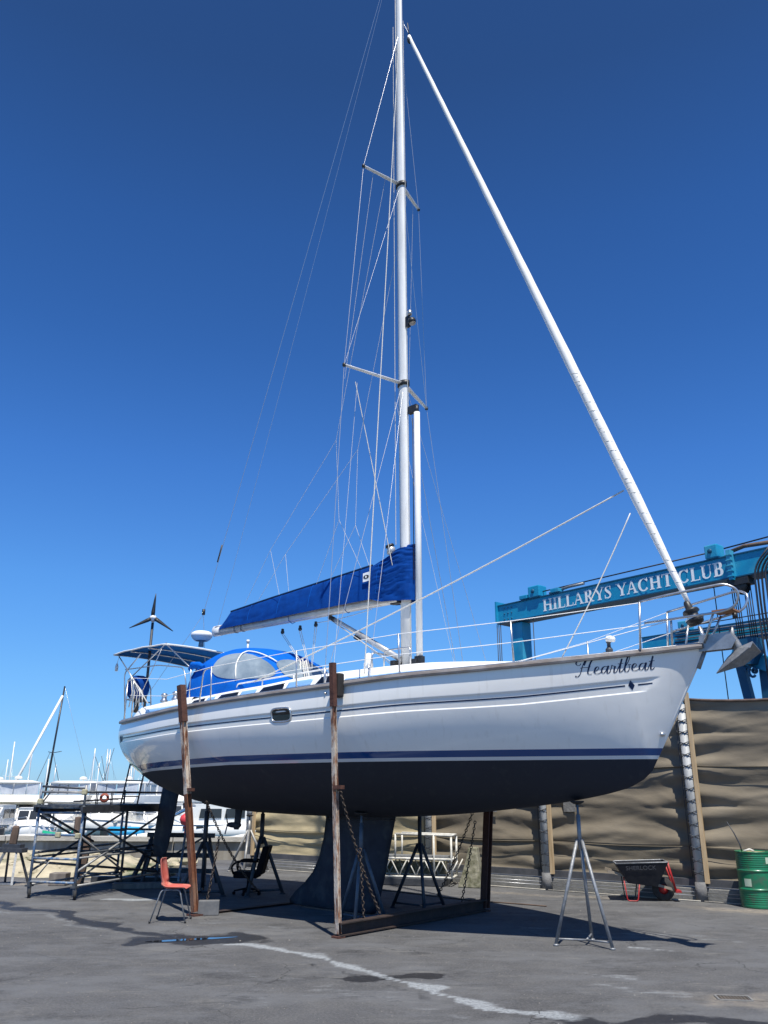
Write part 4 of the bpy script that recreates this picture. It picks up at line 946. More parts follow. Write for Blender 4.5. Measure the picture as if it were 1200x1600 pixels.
# ---- cradles: rusty posts on a beam across the boat
def cradle(label, u, tops, foots, wpost, pale, plate=False):
    t = thing('steel_cradle', label, 'cradle', W(u, 0, 0), YAW, None)
    L = lambda uu, v, w: (uu - u, -v, w)
    for (tu, tv, tw), (fu, fv), pm, nm in zip(tops, foots, pale, ('near', 'far')):
        g = MB(); a = V(L(fu, fv, .05)); b = V(L(tu, tv, tw)); up = (1, 0, 0)
        d = (b - a).normalized(); x = V((1, 0, 0)); y = d.cross(x).normalized(); x = y.cross(d)
        h = wpost / 2 * (1 if pm else 1.9 if not plate else 1); n = 16; rings = []
        # I-section post, slightly dented
        sec = [(-h, -h), (h, -h), (h, -h * .72), (h * .16, -h * .72), (h * .16, h * .72), (h, h * .72), (h, h), (-h, h), (-h, h * .72), (-h * .16, h * .72), (-h * .16, -h * .72), (-h, -h * .72)]
        for i in range(n + 1):
            c = a.lerp(b, i / n) + V((.006 * noise.noise(V((i * .7, u, 1))), .006 * noise.noise(V((i * .7, u, 5))), 0))
            rings.append([c + x * q[0] + y * q[1] for q in sec])
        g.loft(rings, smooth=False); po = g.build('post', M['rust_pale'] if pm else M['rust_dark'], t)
        if pm and plate:
            po.data.materials.append(M['rust'])
            for pf in po.data.polygons:
                if pf.center.z < 1.75 + .25 * noise.noise(pf.center * 6): pf.material_index = 1
        # top sleeve
        s0 = a.lerp(b, .83); g = MB(); g.loft([[c + x * q[0] * 1.22 + y * q[1] * 1.22 for q in ((-h, -h), (h, -h), (h, h), (-h, h))] for c in (s0, b + d * .02)], smooth=False); g.build('sleeve', M['rust_dark'], po)
        g = MB(); g.box(a.lerp(b, .52) + V((.07, 0, 0)) , (.14, .08, .05)); g.build('chain_lug', M['rust_dark'], po)
        g = MB(); g.box(V(L(fu, fv, .012)), (wpost * 2.2, wpost * 2.0, .024)); g.build('foot_plate', M['rust_dark'], po)
    # crossbeam: channel on the ground
    f0, f1 = foots; a = V(L(f0[0], f0[1] + .02, 0)); b = V(L(f1[0], f1[1], 0)); g = MB()
    d = (b - a).normalized(); x = V((d.y, -d.x, 0))
    c0 = [(-.07, .02), (.07, .02), (.07, .035), (.01, .035), (.01, .165), (.07, .165), (.07, .18), (-.07, .18), (-.07, .165), (-.01, .165), (-.01, .035), (-.07, .035)]
    if plate: c0 = [(m_, z * .16) for m_, z in c0]
    g.loft([[q + x * m_ + V((0, 0, z)) for m_, z in c0] for q in (a, b)], smooth=False); g.build('crossbeam', M['beamdark'], t)
    g = MB()
    for k in (() if plate else (.04, .11, .3, .7, .96)):
        p_ = a.lerp(b, k); g.lathe([(0, .012), (.018, .010), (.018, 0)], p_ - x * .01 + V((0, 0, .12)), -x, 8)
    if not plate: g.build('bolts', M['galv'], t, kind='stuff')
    return t
cr1 = cradle('rusty steel cradle amidships, its thin flaking post standing in front of the hull', 8.03,
             [(8.01, 2.02, 3.56), (7.98, -2.0, 3.2)], [(8.08, 1.86), (7.96, -1.62)], .062, (1, 0))
cr2 = cradle('rusty steel cradle under the stern with a thick brown post behind the red chair', 4.99,
             [(4.55, 2.20, 3.50), (5.0, -2.1, 3.1)], [(5.01, 1.92), (5.0, -1.9)], .088, (1, 0), True)
for (u, v, w, sz, lab) in ((8.0, 1.90, 3.27, (.16, .12, .34), 'black rubber pad wedged between the midships post and the toe rail'),):
    tag(MB().box((0, 0, 0), sz).build('rubber_pad', M['pad'], bev=.02), lab, 'pad'); o = scene.objects[-1] if False else bpy.data.objects['rubber_pad']; o.location = W(u, v, w); o.rotation_euler = (0, 0, YAW)
g = MB(); g.box((0, 0, .105), (.32, .14, .21)); o = tag(g.build('concrete_block', M['moss'], bev=.01), 'grey rectangular block on the ground against the foot of the thick brown post', 'block'); o.location = (-2.70, 14.08, 0); o.rotation_euler = (0, 0, R(8)); o.data.materials[0] = M['kerb'] if False else mat('grey_block', (.12, .125, .13), .8, var=(.17, .17, .17), scale=9)

# chains: every link a small torus turned a quarter
def chain(label, pts, link=.062, r=.0085):
    P_ = [V(p) for p in pts]; dist = [0]
    for a, b in zip(P_, P_[1:]): dist.append(dist[-1] + (b - a).length)
    n = int(dist[-1] / (link * .78)); g = MB()
    for i in range(n + 1):
        s = dist[-1] * i / n; k = max(j for j in range(len(dist)) if dist[j] <= s + 1e-9); k = min(k, len(P_) - 2)
        t = (s - dist[k]) / max(1e-6, dist[k + 1] - dist[k]); c = P_[k].lerp(P_[k + 1], t); d = (P_[k + 1] - P_[k]).normalized()
        x = d.cross(V((.3, .9, .1))).normalized(); y = d.cross(x)
        if i % 2: x, y = y, x
        ring = []
        for q in range(8):
            a = 2 * math.pi * q / 8; ring.append(c + d * (link / 2 - r) * math.copysign(abs(math.cos(a)) ** .8, math.cos(a)) + x * .019 * math.sin(a))
        g.tube(ring, r, 5, closed=True)
    return tag(g.build('chain', M['chain']), label, 'chain', None)
chain('rusty chain sloping from the midships post down to the cradle beam, the outer of two', arc(W(8.05, 1.84, 1.80), W(7.98, .95, .22), .10, 10))
chain('rusty chain hanging steeply from the sloping chain to the front of the cradle beam', arc(W(8.04, 1.42, 1.05), W(8.02, 1.30, .08), .03, 8))
chain('rusty chain slung from the thick stern post down towards the black armchair', arc(W(5.0, 1.84, 1.65), W(4.55, .35, .25), .12, 12))
chain('short rusty chain hanging straight down beside the thick stern post', arc(W(4.97, 1.52, 1.1), W(4.9, 1.62, .18), .02, 8))
chain('chain hanging straight beside the far dark post under the hull', arc(W(7.9, -1.50, 1.35), W(7.7, -1.35, .15), .03, 8))
chain('chain slanting down from the far dark post towards the truss gangway', arc(W(7.93, -1.56, 1.75), W(7.1, -1.5, .2), .08, 10))

# ---- tripod boat stands
def stand(label, base, top, r, m, rot=0, spread=.44, apex=None, legs=3, tm=None, pad_r=.11, group='boat stands under and around the yacht'):
    t = thing('boat_stand', label, 'boat stand', (base[0], base[1], 0), rot, group)
    h = top; ap = apex or h * .62
    for k in range(legs):
        a = 2 * math.pi * k / legs; f = V((math.cos(a) * spread, math.sin(a) * spread, .02)); q = V((math.cos(a) * .035, math.sin(a) * .035, ap))
        g = MB(); g.tube([f, q], r, 10); g.lathe([(0, -.02), (r * 1.7, -.02), (r * 1.7, 0), (0, .01)], f, n=10); g.build('leg', m, t)
        b = 2 * math.pi * (k + 1) / legs; g = MB(); f2 = V((math.cos(b) * spread, math.sin(b) * spread, .02))
        if legs == 3 and k < 3: g.tube([f + V((0, 0, .06)), V((0, 0, .06))], r * .6, 8); g.build('brace', m, t)
    g = MB(); g.tube([(0, 0, ap - .12), (0, 0, h * .9)], r * 1.25, 10); g.build('tube', m, t)
    g = MB(); g.tube([(0, 0, h * .85), (0, 0, h - .03)], r * .8, 8); g.build('screw', tm or m, t)
    g = MB(); g.lathe([(0, -.04), (pad_r * .5, -.04), (pad_r, -.015), (pad_r, .0), (0, .0)], (0, 0, h), n=16); g.build('pad', M['pad'], t)
    return t
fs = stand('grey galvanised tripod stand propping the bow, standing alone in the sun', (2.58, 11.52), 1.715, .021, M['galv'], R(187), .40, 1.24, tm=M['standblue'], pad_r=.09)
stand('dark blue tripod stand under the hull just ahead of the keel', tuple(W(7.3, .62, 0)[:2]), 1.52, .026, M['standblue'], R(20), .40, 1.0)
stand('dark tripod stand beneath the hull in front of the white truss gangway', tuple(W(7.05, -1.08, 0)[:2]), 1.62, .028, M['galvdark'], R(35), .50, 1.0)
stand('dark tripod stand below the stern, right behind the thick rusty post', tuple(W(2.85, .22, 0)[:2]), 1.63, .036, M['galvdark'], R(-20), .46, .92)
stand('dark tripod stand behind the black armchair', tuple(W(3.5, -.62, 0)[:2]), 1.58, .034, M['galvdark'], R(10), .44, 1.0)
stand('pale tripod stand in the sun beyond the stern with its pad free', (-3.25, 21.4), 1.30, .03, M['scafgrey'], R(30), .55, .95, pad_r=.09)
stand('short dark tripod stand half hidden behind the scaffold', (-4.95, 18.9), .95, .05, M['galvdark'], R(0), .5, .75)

# ---- red plastic chair: one moulded shell on four bent legs
ch = thing('plastic_chair', 'faded red plastic shell chair with thin metal legs beside the thick rusty post', 'chair', (-3.12, 13.42, 0), R(2))
prof = [(-.20, .86, .17, .02), (-.205, .82, .20, .03), (-.20, .72, .215, .045), (-.185, .62, .215, .05), (-.165, .53, .21, .05), (-.13, .475, .21, .045), (-.07, .448, .22, .04), (.03, .447, .225, .035), (.13, .455, .22, .025), (.20, .462, .21, .012), (.225, .452, .20, 0)]
rows = []
for i in range(41):
    s_ = i / 4; xs = list(range(len(prof))); x, z, hw, cup = [smooth(s_, xs, [p[k] for p in prof]) for k in range(4)]
    nx = 1 if s_ < 5 else 0; row = []
    for j in range(17):
        q = j / 8 - 1; y = hw * q; e = abs(q) ** 3 * cup
        row.append((x + (e if s_ < 5 else 0) * (1 if s_ < 4 else .5), y, z + (e if s_ > 4.5 else 0)))
    rows.append(row)
g = MB(); g.grid(rows); g.build('seat_shell', M['redplastic'], ch, solid=.006)
for s in (1, -1):
    g = MB(); g.tube(rounded([(-.26, s * .24, .0), (-.14, s * .17, .435), (.02, s * .17, .437)], .05), .0105, 8); g.build('leg', M['galv'], ch)
    g = MB(); g.tube(rounded([(.25, s * .22, .0), (.13, s * .17, .437), (-.02, s * .17, .437)], .05), .0105, 8); g.build('leg', M['galv'], ch)
    for xx in (-.26, .25): MB().lathe([(0, 0), (.015, 0), (.015, .035), (0, .036)], (xx, s * (.24 if xx < 0 else .22), 0), n=8).build('foot_cap', M['black'], ch)
MB().box((0, 0, .43), (.05, .36, .012)).build('seat_plate', M['galvdark'], ch)

# ---- black armchair in the hull's shade
ac = thing('black_armchair', 'black armchair facing left in the shade beside the keel', 'armchair', (-2.52, 16.85, 0), R(178)); ac.scale = (.86, .86, .82)
g = MB(); g.loft([[(x, y, z) for x, y in ((.30, -.24), (.30, .24), (-.24, .26), (-.24, -.26))] for z in (.36, .43, .50)], smooth=False); g.build('seat', M['chairblack'], ac, bev=.03)
g = MB(); g.loft([[(-.24 - (z - .45) * .25 + dx, y, z) for y, dx in ((-.28, .06), (.28, .06), (.28, -.08), (-.28, -.08))] for z in (.42, .7, .95, 1.04)], smooth=False); g.build('backrest', M['chairblack'], ac, bev=.03)
for s in (1, -1):
    g = MB(); g.tube(rounded([(-.25, s * .29, .72), (.22, s * .29, .72), (.34, s * .29, .60), (.28, s * .27, .45)], .12), .022, 8); g.build('armrest', M['chairblack'], ac)
for k in range(5):
    a = R(72 * k + 10); g = MB(); g.tube([(0, 0, .14), (math.cos(a) * .3, math.sin(a) * .3, .08)], .02, 6); g.lathe([(0, -.025), (.035, -.02), (.035, .02), (0, .025)], (math.cos(a) * .3, math.sin(a) * .3, .036), (-math.sin(a), math.cos(a), 0), 10); g.build('leg', M['chairblack'], ac)
MB().tube([(0, 0, .12), (0, 0, .42)], .03, 8).build('column', M['chairblack'], ac)

# ---- scaffold tower on castors
SO = V((-6.36, 16.16, 0)); e1 = V((.96, -.28, 0)).normalized(); rzs = math.atan2(e1.y, e1.x)
sc = thing('scaffold_tower', 'low wheeled scaffold tower with worn blue ladder frames and dark planks beside the stern', 'scaffold', SO, rzs)
# local: x across the ladder frame (1.12 wide), y away along the platform (2.7 long)
SW, SL_ = .95, 2.75
frm = MB()
def ladder_frame(y, mats, top, rungs):
    for x in (0, SW):
        g = MB(); g.tube([(x, y, .17), (x + .0, y, top)], .025, 10); g.build('standard', mats[0], sc)
    for z in rungs:
        g = MB(); g.tube([(0, y, z), (SW, y, z)], .022, 8); g.build('rung', mats[1], sc)
ladder_frame(0, (M['scafblue'], M['scafblue']), 1.56, (.27, .66, 1.06, 1.44, 1.53))
ladder_frame(SL_, (M['scafblue'], M['scafdark']), 1.56, (.27, .66, 1.06, 1.44))
ladder_frame(SL_ * .52, (M['scafdark'], M['scafdark']), 1.5, (.3, .7, 1.1))
for x, y in ((0, 0), (SW, 0), (0, SL_), (SW, SL_)):
    g = MB(); g.lathe([(.02, -.028), (.075, -.024), (.085, -.014), (.085, .014), (.075, .024), (.02, .028)], (x + .02, y, .087), (.8, .6, 0), 18); cs = g.build('castor', M['tyre'], sc)
    MB().bar((x - .02, y + .035, .07), (x - .01, y + .03, .20), .025, .06).bar((x + .045, y - .035, .07), (x + .02, y - .03, .20), .025, .06).box((x, y, .205), (.11, .11, .03)).box((x, y, .24), (.06, .06, .06)).build('fork', M['scafdark'], cs)
def sbar(a, b, m, r=.022, n='brace'): g = MB(); g.tube([a, b], r, 8); return g.build(n, M[m], sc)
for x in (0, SW):
    sbar((x, 0, 1.40), (x, SL_, .42), 'scafdark'); sbar((x, 0, .45), (x, SL_, 1.38), 'scafgrey' if x else 'scafdark')
    sbar((x, .02, .75), (x, SL_, .78), 'scafdark'); sbar((x, .02, .68), (x, SL_, .68), 'scafgrey' if x else 'scafdark', .018)
    sbar((x, .02, .22), (x, SL_, .22), 'scafgrey', .02)
sbar((0, 0, .60), (SW, SL_, .26), 'scafdark'); sbar((SW, 0, .30), (0, SL_, .66), 'scafgrey', .018); sbar((SW, 0, 1.05), (SW, SL_ * .55, .35), 'scafgrey', .018)
sbar((.05, .1, .33), (.35, .0, .60), 'scafgrey', .012); sbar((0, .02, 1.48), (SW * .5, SL_ * .4, .9), 'scafdark')
for x in (-.04, .20, .44, .68): MB().box((x + .13, SL_ / 2, 1.555), (.25, SL_ + .25, .04)).build('plank', M['scafdark'], sc)
for x in (-.03, SW + .03): MB().box((x, SL_ / 2, 1.50), (.05, SL_ + .2, .11)).build('platform_beam', M['galvdark'], sc)
for x in (0, SW): sbar((x, 0, 1.52), (x, 0, 1.92), 'scafblue' if not x else 'scafgrey', .022, 'guard_post')
sbar((0, 0, 1.90), (SW, 0, 1.86), 'scafdark', .02, 'guard_rail'); sbar((SW, 0, 1.80), (SW, SL_, 1.80), 'scafdark', .02, 'guard_rail'); sbar((0, 0, 1.80), (0, SL_, 1.80), 'scafdark', .02, 'guard_rail')
sbar((0, 0, 1.80), (SW, 0, 1.79), 'scafgrey', .018, 'guard_rail')
sbar((0, SL_, 1.52), (0, SL_, 1.85), 'scafdark', .02, 'guard_post'); sbar((SW, SL_, 1.52), (SW, SL_, 1.85), 'scafdark', .02, 'guard_post')
sbar((0, .05, 1.60), (.2, .06, 1.86), 'scafgrey', .014)
for p_ in ((.02, -.03, 1.63), (SW, -.03, 1.80), (SW - .03, -.04, 1.05), (SW * .52, -.03, 1.06)):
    MB().box(p_, (.10, .07, .10)).build('coupler', mat('taped_coupler', (.52, .48, .30), .8, var=(.3, .28, .2), scale=12), sc, bev=.02)
# boxes and bits standing on and under the scaffold
def plain(name, label, cat, m, loc, d, rz=0, bev=.015):
    o = tag(MB().box((0, 0, d[2] / 2), d).build(name, m, bev=bev), label, cat); o.location = loc; o.rotation_euler = (0, 0, rz); return o
SM = Matrix.Translation(SO) @ Matrix.Rotation(rzs, 4, 'Z')
def Sc(x, y, z): return SM @ V((x, y, z))
og = thing('hose_reel', 'small orange hose reel in a dark frame on the scaffold planks', 'hose reel', Sc(.75, .9, 1.577), rzs + .4)
MB().lathe([(.045, -.03), (.085, -.03), (.088, -.02), (.07, -.02), (.07, .02), (.088, .02), (.085, .03), (.045, .03)], (0, 0, .12), (0, 1, 0), 20).build('drum', M['orange'], og)
MB().tube(rounded([(-.14, -.07, 0), (-.14, -.07, .22), (.14, -.07, .22), (.14, -.07, 0)], .03), .010, 6).tube(rounded([(-.14, .07, 0), (-.14, .07, .22), (.14, .07, .22), (.14, .07, 0)], .03), .010, 6).build('frame', M['galvdark'], og)
g = MB()
for k in range(7):
    g.tube([Sc(.35 + .1 * math.cos(a) + k * .05, .7 + .12 * math.sin(a) + .14 * k, 1.635 + k * .007) for a in [q * .5 for q in range(12)]], .014, 5)
tag(g.build('coiled_hose', M['hose']), 'tangle of black hose lying on the scaffold planks', 'hose')
# boarding ladder from scaffold to transom
la = Sc(.55, 1.55, 1.63); lad = thing('ladder', 'dark narrow ladder standing on the scaffold against the transom', 'ladder', (0, 0, 0))
def pxl(a, b, n_): return [V(a).lerp(V(b), i / n_) for i in range(n_ + 1)]
LA, LB = V((-5.22, 17.35, 1.58)), V((-5.05, 17.35, 2.78)); dx = V((.31, .06, 0))
for q in (V((0, 0, 0)), dx): MB().tube([LA + q, LB + q * .95], .016, 8).build('rail', M['galvdark'], lad)
for k in range(4):
    c = LA.lerp(LB, .12 + .25 * k); MB().tube([c, c + dx * .97], .013, 6).build('rung', M['galvdark'], lad)

# ---- trestles with timber blocks at far left
def trestle(label, loc, rz, w=.46, h=.62):
    t = thing('steel_trestle', label, 'trestle', loc, rz)
    for sx2 in (-1, 1):
        for sy in (-1, 1): g = MB(); g.bar((sx2 * w * .62, sy * .26, 0), (sx2 * w * .30, sy * .06, h), .045, .045); g.build('leg', M['galv'] if sy < 0 else M['galvdark'], t)
    MB().box((0, 0, h + .03), (w * 1.25, .2, .09)).box((0, 0, h + .11), (w * .95, .16, .08)).build('head_beam', M['galvdark'], t, bev=.006)
    MB().bar((-w * .6, -.25, .03), (w * .6, -.25, .03), .03, .03).build('tie', M['galv'], t)
    return t
trestle('small grey steel trestle at the left edge with a brown timber on it', (-7.72, 18.5, 0), R(-15))
def post_block(label, loc, d, rz, lean, m):
    g = MB(); g.loft([[(x * k, y * k, z) for x, y in ((-d[0] / 2, -d[1] / 2), (d[0] / 2, -d[1] / 2), (d[0] / 2, d[1] / 2), (-d[0] / 2, d[1] / 2))] for z, k in ((0, 1), (d[2] * .5, 1.02), (d[2] * .9, .92), (d[2], .55))], smooth=False)
    o = tag(g.build('timber_post', m, bev=.01), label, 'timber'); o.location = loc; o.rotation_euler = (0, lean, rz); return o
post_block('short brown timber standing on the trestle at the left edge', (-7.74, 18.5, .77), (.14, .12, .36), R(10), R(4), M['wood'])
post_block('dark brown timber post leaning behind the scaffold ladder frame', (-6.25, 18.4, 0), (.2, .18, .95), R(10), R(5), M['wood'])
g = MB(); g.box((0, 0, .12), (.34, .3, .24)); o = tag(g.build('timber_block', M['woodgrey'], bev=.015), 'squat grey timber block on the ground behind the scaffold castor', 'timber'); o.location = (-6.6, 18.3, 0)
g = MB(); g.box((0, 0, .06), (1.9, .22, .12)); o = tag(g.build('steel_beam_offcut', M['galvdark'], bev=.01), 'long dark beam lying on the ground behind the scaffold', 'beam'); o.location = (-5.2, 18.9, 0); o.rotation_euler = (0, 0, R(-6))
g = MB(); g.box((0, 0, .05), (1.5, .3, .10)); o = tag(g.build('pale_plank', M['woodgrey'], bev=.01), 'pale plank lying in the sun under the scaffold', 'plank'); o.location = (-4.6, 17.9, 0); o.rotation_euler = (0, 0, R(12)) 

# ---- quay wall of precast panels with a cap, and rubble bank in front
qw = thing('quay_wall', 'low stained concrete wall with a pale cap between the yard and the harbour', 'wall', (0, 25.5, 0))
pm = MB().box((0, 0, .24), (2.36, .28, .48)).mesh('panel', M['quay']); cm = MB().box((0, 0, .545), (2.37, .5, .12)).mesh('cap', M['cap'])
for i in range(16):
    x = -36 + i * 2.4
    if x > -2: break
    obj('panel', pm, parent=qw, loc=(x + .02 * rnd.random(), .01 * rnd.random(), 0)); obj('cap', cm, parent=qw, loc=(x, 0, .003 * (i % 3)))
g = MB(); rows = []
for i in range(120):
    x = -16 + i * .09; row = []
    for j in range(26):
        t = j / 25; h = (.34 * math.sin(math.pi * min(1, t * 1.05)) ** .8) * (1 - max(0, (x + 7.2)) / 2.2 if x > -7.2 else 1); h = max(0, h)
        k = noise.noise(V((x * 1.1, t * 3, 2))) * .22 + noise.noise(V((x * 3.1, t * 8, 6))) * .13 + noise.noise(V((x * 7, t * 18, 3))) * .05
        row.append((x, 19.9 + t * 4.6 + .3 * noise.noise(V((x, 0, t))), max(-.02, h * (1 + k * 1.6) + k * .35 * (h > .02) - .01)))
    rows.append(row)
g.grid(rows); g.build('rubble_bank', M['sandrock'], kind='structure')
g = MB()
for i in range(420):
    x = rnd.uniform(-15, -4.9); t = rnd.uniform(.05, .95); r_ = rnd.uniform(.05, .16); c = V((x, 19.9 + t * 4.6, (.30 * math.sin(math.pi * t) * (1 if x < -7.2 else .4)) + r_ * .1))
    a = rnd.uniform(0, 6); sd_ = rnd.uniform(0, 50); rt = Matrix.Rotation(a, 3, 'Z'); rings = []
    for k in range(1, 5):
        ph = math.pi * k / 5; ring_ = []
        for q in range(7):
            d = V((math.sin(ph) * math.cos(q * .8976), math.sin(ph) * math.sin(q * .8976), math.cos(ph) * .6)); ring_.append(c + (rt @ d) * r_ * (1 + .5 * noise.noise(d * 1.3 + V((sd_, 0, 0)))))
        rings.append(ring_)
    g.loft(rings[::-1], smooth=False)
g.build('rubble_stones', M['sandrock'], kind='stuff')

# ---- shade-cloth wall
WP = [V((8.31, 14.50, 0)), V((5.86, 16.30, 0)), V((3.42, 18.06, 0)), V((1.16, 19.70, 0)), V((-1.1, 21.33, 0)), V((-3.32, 22.94, 0))]
tw = thing('shade_cloth_wall', 'long khaki shade cloth wall laced to weathered pipe posts behind the yacht', 'wall', (0, 0, 0))
wd = (WP[1] - WP[3]).normalized(); nrm = V((-wd.y, wd.x, 0));  # wd points right; normal towards viewer
if nrm.y > 0: nrm = -nrm
HT = 3.67
for i, p in enumerate(WP):
    base = p + nrm * .20
    g = MB(); g.tube([base, base + V((0, 0, HT - .22))], [.085, .08], 14); po = g.build('pipe_post', M['pipe'], tw)
    g = MB(); g.box(base + wd * .125 + nrm * .0 + V((0, 0, .30 + (HT - .3) / 2)), (.07, .07, HT - .3), Matrix.Rotation(math.atan2(wd.y, wd.x), 3, 'Z')); g.build('timber_batten', M['timber'], po)
    g = MB(); z = .42; pts = []
    while z < HT - .25:
        for k in range(6):
            a = k / 6 * 2 * math.pi; pts.append(base + wd * (-.008 + .10 * math.cos(a)) + nrm * (.095 * math.sin(a)) + V((0, 0, z + k * .034)))
        z += .205
    g.tube(pts, .009, 4); g.tube([V((0, 0, 0)) + q + nrm * .004 - 2 * wd * (q - base).dot(wd) for q in pts], .008, 4); g.tube([base + wd * -.13 + V((0, 0, .4)), base + wd * -.13 + V((0, 0, HT - .2))], .008, 4); g.build('lacing', M['galvdark'], po)
    g = MB(); g.tube([base + V((0, 0, -.0)), base + V((0, 0, .32))], [.105, .10], 14); g.build('sleeve', mat('dark_concrete_sleeve', (.13, .13, .135), .9, var=(.2, .2, .2), scale=9, bump=.4) if i == 0 else bpy.data.materials['dark_concrete_sleeve'], po)
def sag_top(t): return HT - .10 - .10 * 4 * t * (1 - t)
for b in range(5):
    A_, B_ = WP[b + 1], WP[b]     # left and right posts of the bay
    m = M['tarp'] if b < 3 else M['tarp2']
    strips = [(.33, .93, .012), (.90, 2.34, .022), (2.31, None, .034)]
    for si, (z0, z1, off) in enumerate(strips):
        rows = []; NX, NZ = 84, 44 if si else 20
        for j in range(NZ + 1):
            row = []
            for i in range(NX + 1):
                t = i / NX; q = j / NZ; zt = sag_top(t) if z1 is None else z1 - .03 * math.sin(math.pi * t)
                z = lerp(z0 - .02 * math.sin(math.pi * t) * (si > 0), zt, q)
                edge = min(t, 1 - t) * 2
                # long sagging folds that fan out from the lacing points
                s1 = V((t * .8 + b * 7.3, z * 3.0 - .35 * math.sin(math.pi * t), si * 3.1)); s2 = V((t * 2.2 + b, z * 5.5 - .9 * math.sin(math.pi * t), 8))
                rg = 1 - abs(noise.noise(V((t * 1.3 + b * 3, z * 2.9 - .8 * math.sin(math.pi * t), 15)))) * 2.4; rh = 1 - abs(noise.noise(V((t * 3.4 + b * 5, z * 5.2 + 1.1 * math.sin(math.pi * t), 25)))) * 2.6; d = .040 * noise.noise(s1) + .010 * noise.noise(s2) + .013 * max(0, rg) ** 3 + .004 * max(0, rh) ** 3 + .006 * noise.noise(V((t * 7, z * 13 - 2 * math.sin(math.pi * t), 4)))
                fan = .045 * math.sin((z * 9 - 3.5 * (.5 - abs(t - .5)) ** 1.0 * (1 if q < .5 else -1)) * 1.6 + b) * (1 - edge) ** 1.2
                d = (d * (.35 + .9 * edge) + fan) - .05 * math.sin(math.pi * t)
                pin = min(1, min(q, 1 - q) * 9 + .25)
                p = A_.lerp(B_, t); row.append(p + nrm * (off + d * pin) + V((0, 0, z)))
            rows.append(row)
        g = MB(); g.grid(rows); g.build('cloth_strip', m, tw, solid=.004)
    for z, h in ((.905, .02), (2.325, .02)):
        g = MB(); g.tube([A_.lerp(B_, t / 10) + nrm * .075 + V((0, 0, z - .03 * math.sin(math.pi * t / 10))) for t in range(11)], .006, 4); g.build('seam', m, tw)
    g = MB(); g.tube([A_.lerp(B_, t / 10) + nrm * .03 + V((0, 0, sag_top(t / 10)))for t in range(11)], .028, 6); g.build('rolled_hem', M['wood'], tw)
    g = MB(); g.bar(A_ + nrm * .08 + V((0, 0, .30)), B_ + nrm * .08 + V((0, 0, .30)), .10, .12); g.build('bottom_beam', M['beam'], tw)
    g = MB(); a0 = A_ + nrm * .02; b0 = B_ + nrm * .02; g.bar(a0 + V((0, 0, .105)), b0 + V((0, 0, .105)), .30, .21); g.build('kerb', M['kerb'], tw, bev=.012)
    for z in (.09, .15): 
        g = MB(); g.tube([A_ + nrm * .22 + V((0, 0, z)), B_ + nrm * .22 + V((0, 0, z))], .006, 4); g.build('guy_wire', M['wire'], tw)
    g = MB(); g.tube([A_.lerp(B_, .02) + nrm * .30 + V((0, 0, .012)), B_ + nrm * .30 + V((0, 0, .012))], .012, 5); g.build('ground_strip', M['cap'], tw)

# ---- wheelbarrow
wbn = thing('wheelbarrow', 'black tray wheelbarrow with red frame parked at the shade cloth wall', 'wheelbarrow', (4.72, 16.25, 0), R(-10))
g = MB(); ro = [(-.47, .62), (.42, .66)]
top_ = [(-.46, -.33, .62), (.44, -.33, .66), (.44, .33, .66), (-.46, .33, .62)]; bot_ = [(-.26, -.22, .30), (.24, -.20, .25), (.24, .20, .25), (-.26, .22, .30)]
g.add(top_ + bot_, [(0, 1, 5, 4), (1, 2, 6, 5), (2, 3, 7, 6), (3, 0, 4, 7), (4, 5, 6, 7)]); tr = g.build('tray', M['tray'], wbn, solid=.012, bev=.03)
g = MB(); g.tube(rounded([(-.46, -.33, .625), (.44, -.33, .665), (.44, .33, .665), (-.46, .33, .625), (-.46, -.33, .625)], .05), .012, 6); g.build('rim', M['galv'], tr)
for s in (-1, 1):
    g = MB(); g.bar((-.62, s * .27, .50), (.52, s * .09, .20), .035, .045); g.build('handle', M['handle'], wbn)
    g = MB(); g.tube([(.56, s * .12, .17), (.44, s * .20, .66)], .016, 6); g.tube([(.58, s * .03, .17), (.47, s * .06, .66)], .014, 6); g.build('front_stay', M['barrowred'], wbn)
    g = MB(); g.tube(rounded([(-.34, s * .22, .40), (-.30, s * .24, .012), (-.12, s * .24, .012), (-.06, s * .20, .34)], .04), .011, 6); g.build('leg', M['barrowred'] if s < 0 else M['black'], wbn)
g = MB(); g.lathe([(.085, -.045), (.175, -.045), (.195, -.02), (.195, .02), (.175, .045), (.085, .045)], (.36, 0, .195), (0, 1, 0), 24); wh_ = g.build('tyre', M['tyre'], wbn)
g = MB(); g.lathe([(0, -.05), (.04, -.05), (.05, -.03), (.09, -.03), (.09, .03), (.05, .03), (.04, .05), (0, .05)], (.36, 0, .195), (0, 1, 0), 18); g.build('rim', M['barrowred'], wh_)
MB().box((.60, 0, .17), (.10, .34, .03)).build('nose_bar', M['barrowred'], wbn)
fc = bpy.data.curves.new('tray_lettering', 'FONT'); fc.body = 'SHERLOCK'; fc.size = .105; fc.extrude = .001; fc.space_character = 1.02; fc.materials.append(M['dimletter'])
fo = bpy.data.objects.new('lettering', fc); scene.collection.objects.link(fo); fo.parent = tr
nv = ((V(bot_[0]) - V(top_[0])).cross(V(top_[1]) - V(top_[0]))).normalized(); 
if nv.y > 0: nv = -nv
xx = (V(top_[1]) - V(top_[0])).normalized(); yy = nv.cross(xx)
c0 = V(top_[0]).lerp(V(bot_[0]), .32) + xx * .10 + nv * .016
bpy.context.view_layer.update(); me_ = bpy.data.meshes.new_from_object(fo.evaluated_get(bpy.context.evaluated_depsgraph_get())); bpy.data.objects.remove(fo); fo = obj('lettering', me_, parent=tr)
fo.matrix_local = Matrix.Translation(c0) @ Matrix((xx, yy, nv)).transposed().to_4x4()

